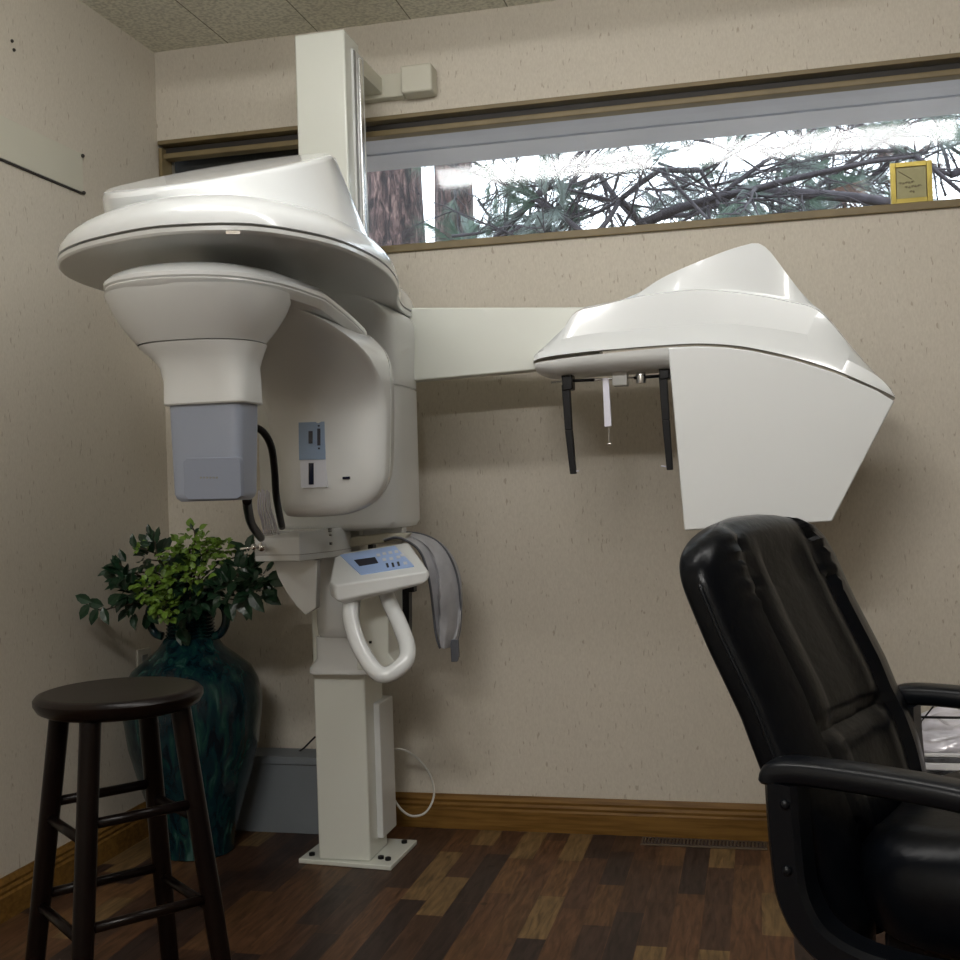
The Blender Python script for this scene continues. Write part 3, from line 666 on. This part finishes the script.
def clump(c, rad, n, mb, l0, l1, wf=.7, sc=(1, 1, 1)):
    ST.tube(spline([neck+rv(.02), neck.lerp(c, .5)+Vector((0, 0, .04)), c], 4), .0025, 5)
    for _ in range(n):
        o = rv(); o = Vector((o.x*sc[0], o.y*sc[1], o.z*sc[2]))*rad*random.uniform(.3, 1)
        p = c+o; l = random.uniform(l0, l1)
        leaf(mb, p, (o.normalized()+rv(.7)+Vector((0, -.3, .1))), Vector((random.uniform(-.5, .5), -.6, 1)), l, l*wf)
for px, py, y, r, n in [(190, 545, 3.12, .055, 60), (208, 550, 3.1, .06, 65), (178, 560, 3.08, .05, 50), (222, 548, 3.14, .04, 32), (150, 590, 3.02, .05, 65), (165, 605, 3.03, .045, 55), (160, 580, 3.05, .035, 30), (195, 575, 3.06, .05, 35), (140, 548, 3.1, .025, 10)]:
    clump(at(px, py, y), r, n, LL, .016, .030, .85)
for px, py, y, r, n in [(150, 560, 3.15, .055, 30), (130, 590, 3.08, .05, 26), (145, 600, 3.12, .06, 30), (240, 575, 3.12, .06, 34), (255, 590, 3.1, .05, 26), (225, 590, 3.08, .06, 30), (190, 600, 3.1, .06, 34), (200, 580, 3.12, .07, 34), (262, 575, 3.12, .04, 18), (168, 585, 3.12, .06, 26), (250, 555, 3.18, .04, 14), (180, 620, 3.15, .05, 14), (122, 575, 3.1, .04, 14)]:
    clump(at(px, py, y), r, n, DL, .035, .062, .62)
def sprig(pts, leaves, mb, l):
    P = [at(*p) for p in pts]; ST.tube(spline([neck]+P, 5), .0022, 5)
    for (a, b, y, ang) in leaves:
        leaf(mb, at(a, b, y), Vector((cos(ang), -.2, sin(ang))), Vector((0, -1, .2)), l, l*.55)
sprig([(125, 605, 3.05), (100, 610, 2.98), (82, 601, 2.95)], [(104, 606, 2.97, 2.8), (92, 602, 2.95, 2.75), (108, 604, 2.97, .6), (98, 608, 2.96, -2.0), (103, 607, 2.96, -1.2), (90, 604, 2.95, -2.2)], DL, .055)
sprig([(160, 560, 3.1), (155, 540, 3.1)], [(156, 543, 3.1, 1.2), (153, 542, 3.1, 2.2), (151, 535, 3.1, 1.8), (150, 545, 3.1, 2.9), (158, 538, 3.1, 1.4)], DL, .035)
sprig([(195, 540, 3.1), (192, 527, 3.1)], [(193, 530, 3.1, 1.9), (195, 533, 3.1, .8)], DL, .022)
sprig([(128, 570, 3.1), (119, 560, 3.1)], [(122, 566, 3.1, 2.3), (126, 562, 3.1, 2.0), (124, 572, 3.1, 2.6), (135, 548, 3.1, 1.7)], DL, .045)
sprig([(240, 600, 3.1), (248, 606, 3.08)], [(243, 596, 3.08, -1.2), (236, 594, 3.08, -1.0), (250, 592, 3.08, -.9), (262, 590, 3.08, -.6), (268, 578, 3.08, -.2)], DL, .075)
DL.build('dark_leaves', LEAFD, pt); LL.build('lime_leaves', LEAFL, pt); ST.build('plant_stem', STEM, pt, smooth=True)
# ------------------------------------------------------------------ stool
sc_ = Vector((-1.170, 1.935, 0)); SZ = .738
st = thing('bar_stool', (sc_.x, sc_.y, 0), 'dark espresso wooden round bar stool beside the teal vase', 'stool')
MB().lathe([(.10, SZ-.038), (.134, SZ-.036), (.146, SZ-.030), (.153, SZ-.018), (.153, SZ-.010), (.147, SZ-.003), (.136, SZ), (.06, SZ-.004)], (sc_.x, sc_.y), 56).build('seat', STOOLW, st, smooth='auto')
ang0 = radians(-39)
legs = []
for k in range(4):
    a = ang0+k*pi/2+pi/4
    tp = Vector((sc_.x+.118*cos(a), sc_.y+.118*sin(a), SZ-.034)); bt = Vector((sc_.x+.215*cos(a), sc_.y+.215*sin(a), 0))
    legs.append((tp, bt))
    dx, dy = Vector((cos(a), sin(a), 0)), Vector((-sin(a), cos(a), 0))
    MB().loft([[q+(dx*cos(t)+dy*sin(t))*r_*.9 for t in [2*pi*i/16 for i in range(16)]] for q, r_ in ((bt, .019), (bt.lerp(tp, .5), .021), (tp, .021))]).build('leg', STOOLW, st, smooth='auto')
for k in range(4):
    a, b = legs[k], legs[(k+1) % 4]
    for z in ((.33, .495) if k % 2 == 0 else (.35, .525)):
        f = z/(SZ-.034)
        MB().tube([a[1].lerp(a[0], f), b[1].lerp(b[0], f)], .0095, 10).build('stretcher', STOOLW, st, smooth=True)

# ------------------------------------------------------------------ office chair
CO = Vector((.150, 2.13, 0)); cf = Vector((.918, -.396, 0)).normalized(); cl_ = Vector((.396, .918, 0)).normalized()
oc = thing('office_chair', (CO.x+.3*cf.x, CO.y+.3*cf.y, 0), 'black leather high-back office chair with padded channels in the right foreground', 'chair')
def C(f, l, z): return CO+cf*f+cl_*l+Vector((0, 0, z))
# backrest: closed loft, levels along height
def back_line(t):   # t 0..1 bottom..top -> (f, z)
    pts = [(.055, .33), (.02, .44), (.0, .53), (-.022, .62), (-.06, .72), (-.115, .83), (-.158, .93), (-.196, 1.02)]
    x = t*(len(pts)-1); i = min(int(x), len(pts)-2); k = x-i
    return pts[i][0]*(1-k)+pts[i+1][0]*k, pts[i][1]*(1-k)+pts[i+1][1]*k
loops = []; NB = 90
for i in range(NB+1):
    t = i/NB
    f0, z0 = back_line(min(1, t)); f1, z1 = back_line(max(0, t-.05)); f2, z2 = back_line(min(1, t+.05))
    tn = Vector((f2-f1, 0, z2-z1)).normalized(); nf, nz = tn.z, -tn.x      # forward normal
    hw = .228+.070*min(1, t/.35)
    if t > .80: hw *= sqrt(max(0.02, 1-((t-.80)/.205)**3.0))
    if t < .05: hw *= .9+.1*t/.05
    thf = .050; thb = .040
    if t > .9: q = sqrt(max(.03, 1-((t-.9)/.105)**2)); thf *= q; thb *= q
    if t < .06: thf *= .6+.4*t/.06
    lp = []; n = 72
    for k in range(n):
        a = 2*pi*k/n; cx = cos(a); sx = sin(a)
        u = math.copysign(abs(cx)**.62, cx); v = math.copysign(abs(sx)**.62, sx)
        l = hw*u
        if v > 0:
            b = thf*v
            gr = 0
            for g0, w_, d_ in ((.165, .012, .020), (.070, .012, .016), (-.070, .012, .016), (-.165, .012, .020)):
                lim = 1 if t < .86 else max(0, 1-(t-.86)/.08)
                gr += d_*math.exp(-((l-g0*(hw/.285 if t < .80 else 1))/w_)**2)*lim
            gr += .012*math.exp(-((t-.48)/.02)**2)*(1 if abs(l) < .16 else 0)
            puck = .0035*sin(t*150)*math.exp(-((abs(l)-.20)/.022)**2)*max(0, min(1, (t-.72)/.05, (.97-t)/.04))
            b = b*(1.0+.25*(abs(l) > .165)) - gr*min(1, v*1.6) + puck*v + .012*sin(pi*min(1, t/.5))*v
        else:
            b = thb*v
        lp.append(C(f0+nf*b, l, z0+nz*b))
    loops.append(lp)
MB().loft(loops).build('backrest', LEATHER, oc, smooth='auto')
# seams piping on near side
def side_path(l, off):
    out = []
    for i in range(8, 76):
        t = i/NB; f0, z0 = back_line(t); hw = .228+.070*min(1, t/.35)
        if t > .80: hw *= sqrt(max(0.02, 1-((t-.80)/.205)**3.0))
        out.append(C(f0+off, -hw*l, z0+.01))
    return out
MB().tube(side_path(.995, .012), .0035, 6).build('piping', ARMP, oc, smooth=True)
# seat cushion
loops = []
for z, k in ((.325, .90), (.34, .98), (.38, 1.03), (.42, 1.04), (.45, 1.02), (.475, .96), (.492, .86), (.502, .7), (.506, .5), (.507, .25)):
    lp = []
    for i in range(64):
        a = 2*pi*i/64; c_, s2 = cos(a), sin(a)
        u = math.copysign(abs(c_)**.5, c_)*.265*k; v = math.copysign(abs(s2)**.5, s2)*.265*k
        zz = z+.045+.012*noise.noise(Vector((u*7, v*7, z*3))) + (.012 if z > .48 else 0)*abs(v)/.26
        lp.append(C(.33+u, v, zz))
    loops.append(lp)
MB().loft(loops).build('seat', LEATHER, oc, smooth='auto')
MB().loft([[C(.33+a, b, z) for a, b in ((-.22, -.2), (.2, -.2), (.2, .2), (-.22, .2))] for z in (.335, .38)]).build('seat_pan', ARMP, oc, bevel=.01)
# loop arms
def arm(side, name='armrest'):
    l = side*(.315 if side < 0 else .30)
    cen_ = spline([(.20, .375), (.10, .385), (.045, .42), (.022, .48), (.012, .56), (.012, .63), (.02, .652)] if True else [], 5) if False else spline([Vector((a, b, 0)) for a, b in [(.28, .365), (.14, .368), (.06, .395), (.022, .45), (.012, .52), (.008, .60), (.008, .628)]], 5)
    lp = []
    for i, p in enumerate(cen_):
        a = cen_[max(0, i-1)]; b = cen_[min(len(cen_)-1, i+1)]; tn = (b-a).normalized(); nn = Vector((-tn.y, tn.x, 0))
        w_ = .034
        lp.append([C((p+nn*sx*.026).x, l+sy*w_*(1 if side < 0 else 1), (p+nn*sx*.026).y) for sx, sy in ((-1, -.7), (-.7, -1), (.7, -1), (1, -.7), (1, .7), (.7, 1), (-.7, 1), (-1, .7))])
    if side > 0: lp = [[v+Vector((0, 0, .016))-cl_*.022 for v in q_] for q_ in lp]
    sup_ = MB().loft(lp).build('arm_support', ARMP, oc, smooth='auto')
    pp = [Vector((a, b, 0)) for a, b in [(-.012, .622), (-.004, .640), (.05, .646), (.16, .644), (.27, .637), (.38, .62), (.47, .595), (.53, .555), (.55, .50), (.535, .44), (.49, .395), (.43, .372)]]
    pp = spline(pp, 5); lp = []
    for i, p in enumerate(pp):
        a = pp[max(0, i-1)]; b = pp[min(len(pp)-1, i+1)]; tn = (b-a).normalized(); nn = Vector((-tn.y, tn.x, 0))
        k = min(1, .75+i/6); hh = .0205*k; w_ = .035*k
        q = [(cos(t_), sin(t_)) for t_ in [2*pi*j/16 for j in range(16)]]
        lp.append([C((p+nn*hh*math.copysign(abs(b_)**.7, b_)).x, l+w_*math.copysign(abs(a_)**.7, a_), (p+nn*hh*math.copysign(abs(b_)**.7, b_)).y) for a_, b_ in q])
    if side > 0: lp = [[v+Vector((0, 0, .016)) for v in q_] for q_ in lp]
    MB().loft(lp).build('armrest', ARMP, oc, smooth='auto')
    for z in (.60, .50):
        c = C(.018, l-side*0+side*.035, z); MB().ball(c, .008, 10, 6).build('arm_bolt', CHROME if False else ARMP, oc, smooth=True)
arm(-1); arm(1)
# base: gas lift, five-star base and casters
bc = C(.30, 0, 0)
MB().lathe([(.028, .09), (.028, .24), (.018, .241), (.018, .36)], (bc.x, bc.y), 20).build('gas_lift', ARMP, oc, smooth='auto')
for k in range(5):
    a = k*2*pi/5+.4; e_ = Vector((cos(a), sin(a), 0)); s2 = Vector((-sin(a), cos(a), 0))
    MB().loft([[bc+e_*r_+s2*sy*w_+Vector((0, 0, z_+sz*h_)) for sy, sz in ((-1, -1), (1, -1), (1, 1), (-1, 1))] for r_, w_, z_, h_ in ((.0, .035, .11, .03), (.30, .02, .08, .014))]).build('base_spoke', ARMP, oc, bevel=.004)
    c = bc+e_*.285+Vector((0, 0, .030))
    m_ = MB()
    for sgn in (-1, 1): m_.loft([[c+s2*(sgn*.014+o_)+(e_*cos(t_)+Vector((0, 0, sin(t_))))*.030 for t_ in [2*pi*j/18 for j in range(18)]] for o_ in (-.009, .009)])
    m_.tube([c+Vector((0, 0, .03)), c+Vector((0, 0, .045))], .009, 8)
    m_.build('caster', ARMP, oc, bevel=.002)

# ------------------------------------------------------------------ right side: low white cabinet, basket, papers
tbx0, tbx1, tby0, tby1 = .30, .86, 2.95, 3.35
cb = thing('low_cabinet', ((tbx0+tbx1)/2, (tby0+tby1)/2, 0), 'low white cabinet against the back wall behind the office chair', 'cabinet')
MB().box(tbx0, tbx1, tby0+.01, tby1, .03, .335).build('cabinet_body', PAPER, cb, bevel=.003)
MB().box(tbx0-.01, tbx1+.01, tby0-.01, tby1+.01, .335, .355).build('cabinet_top', PAPER, cb, bevel=.003)
MB().box(tbx0+.02, tbx1-.02, tby0+.03, tby1-.02, 0, .03).build('plinth', ARMP, cb)
MB().box(tbx0+.01, (tbx0+tbx1)/2-.003, tby0-.004, tby0+.012, .04, .325).build('door', PAPER, cb, bevel=.002)
MB().box((tbx0+tbx1)/2+.003, tbx1-.01, tby0-.004, tby0+.012, .04, .325).build('door', PAPER, cb, bevel=.002)
wk = thing('wire_basket', (.55, 3.1, .355), 'black wire basket on the low white cabinet', 'basket')
bx0, bx1, by0, by1 = .325, .80, 2.975, 3.30
def wire(name, pts, r=.003): return MB().tube([Vector(p) for p in pts], r, 6).build(name, BLACK, wk, smooth=True)
wire('rim_wire', [(bx0, by0, .498), (bx1, by0, .498), (bx1, by1, .498), (bx0, by1, .498), (bx0, by0, .498)], .0035)
wire('base_wire', [(bx0, by0, .361), (bx1, by0, .361), (bx1, by1, .361), (bx0, by1, .361), (bx0, by0, .361)], .0035)
wire('upper_wire', [(bx0-.02, by0, .562), (bx1, by0, .562)], .0035)
n_ = 4
for i in range(n_):
    xa = bx0-.01+i*.12
    wire('side_wire', [(xa, by0, .555 if i else .555), (xa+.058, by0, .487), (xa+.116, by0, .562)], .0026)
for i in range(4):
    xa = bx0+.155*i; wire('post_wire', [(min(xa, bx1), by1, .361), (min(xa, bx1), by1, .498)], .0026); 
for xa in (bx0, bx1): wire('post_wire', [(xa, by0, .361), (xa, by0, .498)], .003)
random.seed(5)
def stack_item(name, z0, z1, mat, label, cat, ins=.0, rz=0, group='papers in the wire basket'):
    x0, x1, y0, y1 = bx0+.012+ins, bx1-.015-ins, by0+.012+ins*.5, by1-.012
    m_ = MB().box(x0, x1, y0, y1, z0, z1)
    o = m_.build(name, mat, bevel=.003); return tag(o, label, cat)
stack_item('paper_stack', .366, .384, PAPER, 'flat white paper stack at the bottom of the wire basket', 'papers')
stack_item('magazine', .385, .397, MAGDK, 'dark printed magazine between white papers in the wire basket', 'magazine')
stack_item('envelope', .398, .408, PAPER, 'white envelope on the dark magazine in the wire basket', 'envelope')
# crumpled clear plastic packet
pk = MB(); nx, ny = 26, 14; g0 = []
for s_ in (0, 1):
    grid = []
    for j in range(ny+1):
        for i in range(nx+1):
            x = bx0+.014+(bx1-bx0-.034)*i/nx; y = by0+.014+(by1-by0-.03)*j/ny
            e_ = min(1, 6*min(i/nx, 1-i/nx, j/ny, 1-j/ny))
            z = .409+(.020+.040*e_+.026*noise.noise(Vector((x*16, y*22, 3))))*s_
            grid.append(Vector((x, y, z)))
    g0.append(grid)
fs = []
W_ = nx+1
for j in range(ny):
    for i in range(nx):
        a = j*W_+i; fs.append((a, a+1, a+W_+1, a+W_)); b = a+W_*(ny+1); fs.append((b, b+W_, b+W_+1, b+1))
o2 = W_*(ny+1)
for i in range(nx): fs.append((i, i+o2, i+1+o2, i+1)); a = ny*W_+i; fs.append((a, a+1, a+1+o2, a+o2))
for j in range(ny): a = j*W_; fs.append((a, a+W_, a+W_+o2, a+o2)); a = j*W_+nx; fs.append((a, a+o2, a+W_+o2, a+W_))
pk.add(g0[0]+g0[1], fs)
tag(pk.build('plastic_packet', FILMW, smooth=True), 'crumpled plastic-wrapped grey packet lying on top of the papers in the wire basket', 'packet')

# ------------------------------------------------------------------ small wall and floor things
gb = thing('storage_box', (-1.5, 3.48, 0), 'low grey box standing against the back wall between vase and column', 'box')
MB().box(-1.70, -1.30, 3.44, 3.55, 0, .236).build('box_body', BOARD, gb, bevel=.002)
MB().box(-1.704, -1.296, 3.432, 3.553, .222, .246).build('box_lid', BOARD, gb, bevel=.002)
cab = spline([at(388, 752, 3.42), at(400, 749, 3.40), at(416, 757, 3.42), at(430, 775, 3.45), at(434, 795, 3.46), at(426, 812, 3.44), at(412, 816, 3.42), at(400, 808, 3.40), at(390, 792, 3.38)], 6)
tag(MB().tube(cab, .0035, 8).build('power_cable', CABLEM, smooth=True), 'thin white cable looping beside the foot of the column', 'cable')
tag(MB().tube(spline([at(315, 737, 3.46), at(304, 748, 3.49), at(295, 757, 3.562), Vector((-1.47, 3.566, .15)), Vector((-1.47, 3.562, .118))], 5), .003, 8).build('data_cable', BLACK, smooth=True), 'thin black cable running down behind the low grey box', 'cable')
vt = thing('floor_register', (-.19, 3.505, 0), 'brown metal floor vent set along the baseboard', 'vent')
MB().box(-.372, .0, 3.468, 3.540, .0005, .004).build('register_frame', VENTM, vt, bevel=.001)
gr_ = MB()
for i in range(34):
    x = -.362+i*.0106; gr_.box(x, x+.0045, 3.482, 3.528, .003, .0065)
MB().box(-.366, -.006, 3.480, 3.530, .0038, .0044).build('register_opening', LCD, vt)
gr_.build('register_grille', VENTM, vt)
ot = thing('wall_outlet', (L, 3.38, .56), 'beige wall outlet plate low on the left wall behind the vase', 'outlet')
MB().box(L, L+.006, 3.335, 3.42, .50, .60).build('cover_plate', OUTM, ot, bevel=.002)
for z in (.535, .568): MB().box(L+.005, L+.008, 3.36, 3.395, z-.01, z+.012).build('socket', SEAM, ot, bevel=.001)
wpn = thing('wall_panel', (L, 2.7, 2.07), 'pale beige panel strip mounted high on the left wall', 'panel')
MB().box(L, L+.005, 1.5, 3.108, 2.018, 2.135).build('panel_board', PANELM, wpn, bevel=.002)
MB().box(L, L+.006, 1.5, 3.100, 2.0115, 2.0165).build('panel_painted_shadow', DARKCH, wpn)  # dark strip standing in for the shadow gap under the panel
for z in (2.128, 2.016): MB().ball((L+.008, 3.104, z), .006, 10, 6).build('panel_screw', DARKCH, wpn, smooth=True)
hk = MB()
for (a, b) in [(12, 41), (14, 50)]:
    tag(MB().ball(atx(a, b, L+.002), .005, 8, 6).build('wall_nail', DARKCH, smooth=True), 'small dark nail in the left wall, %s of the pair' % ('upper' if b < 45 else 'lower'), 'nail', 'nails high on the left wall')

# gold framed plaque on the sill
pq = thing('gold_plaque', (.46, 3.585, WZ0+.02), 'small gold framed plaque standing on the window sill', 'plaque')
zs = WZ0+.0205; x0, x1 = .413, .529; z1 = zs+.122; yq = 3.578
fr_ = MB()
for a, b, c, d_ in ((x0+.015, x1-.015, zs, zs+.016), (x0+.015, x1-.015, z1-.014, z1), (x0, x0+.015, zs, z1), (x1-.015, x1, zs, z1)): fr_.box(a, b, yq, yq+.014, c, d_)
fr_.build('plaque_frame', GOLD, pq, bevel=.001)
MB().box(x0+.013, x1-.013, yq+.005, yq+.012, zs+.014, z1-.012).build('plaque_face', PLAQ, pq)
ink = MB()
def s3(u, v): return Vector((x0+(x1-x0)*u, yq+.0042, zs+(z1-zs)*v))
for a, b in (((.13, .1), (.87, .1)), ((.13, .9), (.87, .9)), ((.14, .1), (.14, .9)), ((.86, .1), (.86, .9)), ((.2, .8), (.52, .58))):
    ink.tube([s3(*a), s3(*b)], .0009, 5)
for u0, v0, nn, ww in ((.2, .5, 26, .38), (.34, .40, 26, .40), (.45, .28, 10, .14)):
    ink.tube([s3(u0+ww*i/nn+.012*sin(i*1.3), v0+.035*sin(i*1.9)+.02*i/nn) for i in range(nn)], .0008, 5)
ink.build('plaque_writing', INK, pq)

# ------------------------------------------------------------------ trees outside
random.seed(21)
def tuft(mb, c, d, n, ln_, sp=.75, w_=.0035):
    d = d.normalized()
    for _ in range(n):
        e_ = (d+rv(sp)).normalized(); l = ln_*random.uniform(.6, 1.1); s_ = e_.cross(Vector((0, 1, .2)))
        s_ = s_.normalized()*w_ if s_.length > 1e-3 else Vector((w_, 0, 0))
        q = c+e_*l; q.z -= l*.12
        mb.add([c-s_, c+s_, q], [(0, 1, 2)])
def branch(BM, NM, p, d, ln_, r, lev):
    pts = [p]; dd = d.normalized(); k = 7
    for i in range(k):
        dd = (dd+rv(.17)+Vector((0, 0, -.01))).normalized(); pts.append(pts[-1]+dd*ln_/k)
    BM.tube(pts, [r*(1-.7*i/k) for i in range(k+1)], 5)
    if lev <= 0:
        m_ = random.choice(NM)
        if m_ is not None:
            for q in range(2, k+1):
                tuft(m_, pts[q], dd+Vector((0, 0, -.35)), 16, .20, .5, .0013)
        return
    for i in range(1, k+1):
        for _ in range(2 if lev == 1 else 1):
            if random.random() < .8:
                branch(BM, NM, pts[i], (dd+rv(.9)), ln_*random.uniform(.3, .55), r*.45, lev-1)
def skeleton(BM, trunk, pts):
    done = [Vector(trunk)]; left = [Vector(p) for p in pts]
    while left:
        p, q = min(((a_, b_) for a_ in left for b_ in done), key=lambda t_: (t_[0]-t_[1]).length)
        mid = p.lerp(q, .5)+rv(.06)*(p-q).length; ln_ = (p-q).length
        r_ = .030 if q == done[0] else .016
        BM.tube(spline([q, mid, p], 5), r_, 6); done.append(p); left.remove(p)
def pine(name, base, lean, r0, label, height=7, brs=(), seed=0, pale=False, group='pines outside the window'):
    random.seed(seed)
    t = thing(name, base, label, 'tree', group)
    b = Vector(base); P = [b+Vector((lean[0]*z, lean[1]*z, z)) for z in [i*height/14 for i in range(15)]]
    m_ = MB(); loops = []
    for i, p in enumerate(P):
        rr = r0*(1-.35*i/14)
        loops.append([p+Vector((cos(a), sin(a), 0))*rr*(1+.07*noise.noise(Vector((cos(a)*3, sin(a)*3, p.z*2+seed)))) for a in [2*pi*k/28 for k in range(28)]])
    m_.loft(loops); m_.build('trunk', BARK, t, smooth=True)
    BM, N1, N2, N3 = MB(), MB(), MB(), MB()
    for (p, d, l, r, lev, mats) in brs:
        NM = [{'g': N1, 'p': N2, 'b': N3, 'x': None}[c] for c in mats+'x'*(len(mats)+1)]
        branch(BM, NM, Vector(p), Vector(d), l, r*.62, lev)
    random.seed(seed+50)
    for (p, d, l, r, lev, mats) in brs:
        if lev > 1:
            for _ in range(3): branch(BM, [None], Vector(p)+rv(.25), Vector(d)+rv(.8), l*.75, .010, 2)
    if len(brs) > 5: skeleton(BM, b+Vector((0, 0, brs[0][0].z-.1)), [q_[0] for q_ in brs])
    if BM.v: BM.build('branches', BRANCH, t, smooth=True)
    for nm, N_m, mt in (('green_needles', N1, NEEDLE), ('pale_needles', N2, NEEDLE_P), ('dry_needles', N3, NEEDLE_B)):
        if N_m.v: o = N_m.build(nm, mt, t)
    return t
Yt = 7.0
a = at(397, 205, Yt); b = at(458, 205, 8.2)
pine('pine_tree', (a.x-.0, Yt, -.02), (-.012, 0), .235, 'large pine with reddish furrowed trunk just right of the column, outside the window', seed=1)
brB = []
for (px, py, dx, dz, l) in [(470, 160, .6, -.5, .5), (478, 200, .5, -.6, .5), (470, 230, .7, -.2, .5), (455, 190, .2, -.8, .4)]:
    q = at(px, py, 8.0); brB.append((q, (dx, -.3, dz), l, .02, 1, 'pg'))
pine('pine_tree', (b.x-.07, 8.2, -.02), (.012, 0), .17, 'slimmer pine trunk with needle sprays, second from the column, outside the window', seed=2, brs=brB)
brC = []
random.seed(4)
for (px, py, dx, dz, l, r, mats) in [(490, 245, .9, .5, 1.5, .035, 'pg'), (540, 250, .5, .8, 1.2, .03, 'pg'), (590, 240, -.6, .6, 1.0, .03, 'pg'), (560, 190, .9, -.3, 1.0, .02, 'gp'), (600, 175, .3, -.9, .8, .02, 'gpp'), (640, 225, 1, .25, 1.6, .05, 'pg'),
                                   (660, 170, .7, -.6, 1.0, .02, 'pbg'), (700, 170, .5, -.8, .9, .02, 'gp'), (740, 190, .8, -.5, 1.0, .02, 'pgb'), (690, 215, .8, .5, 1.1, .03, 'pg'), (620, 200, -.5, -.3, .8, .02, 'pg')]:
    brC.append((at(px, py, 6.6+random.uniform(-.4, .6)), (dx, random.uniform(-.3, .3), dz), l, r, 2, mats))
c = at(655, 300, 8.6)
c = at(1030, 300, 7.0)
pine('pine_tree', (c.x, 7.0, -.02), (.0, 0), .12, 'pine with bare twigs and pale drooping needles filling the middle of the window', seed=5, brs=brC)
brD = []
for (px, py, dx, dz, l, r, mats) in [(780, 160, .8, -.3, 1.2, .03, 'gp'), (800, 200, .6, .4, 1.1, .03, 'gp'), (820, 165, .2, -.9, .9, .02, 'bg'), (850, 190, .7, -.5, 1.0, .03, 'gg'), (900, 150, -.8, .1, 1.1, .03, 'pg'), (950, 175, -.9, .3, 1.0, .03, 'p'), (930, 130, .8, -.5, .9, .03, 'p'), (760, 150, .9, .2, 1.2, .02, 'p'), (840, 140, .9, .1, 1.2, .02, 'p'), (770, 220, .9, .3, 1.0, .03, 'gb')]:
    brD.append((at(px, py, 9.6+random.uniform(-.5, .5)), (dx, random.uniform(-.3, .3), dz), l*1.35, r, 2, mats))
d = at(1010, 300, 9.8)
pine('pine_tree', (d.x, 9.8, -.02), (-.01, 0), .16, 'pine with dark branches behind the gold plaque at the right of the window', seed=6, brs=brD)
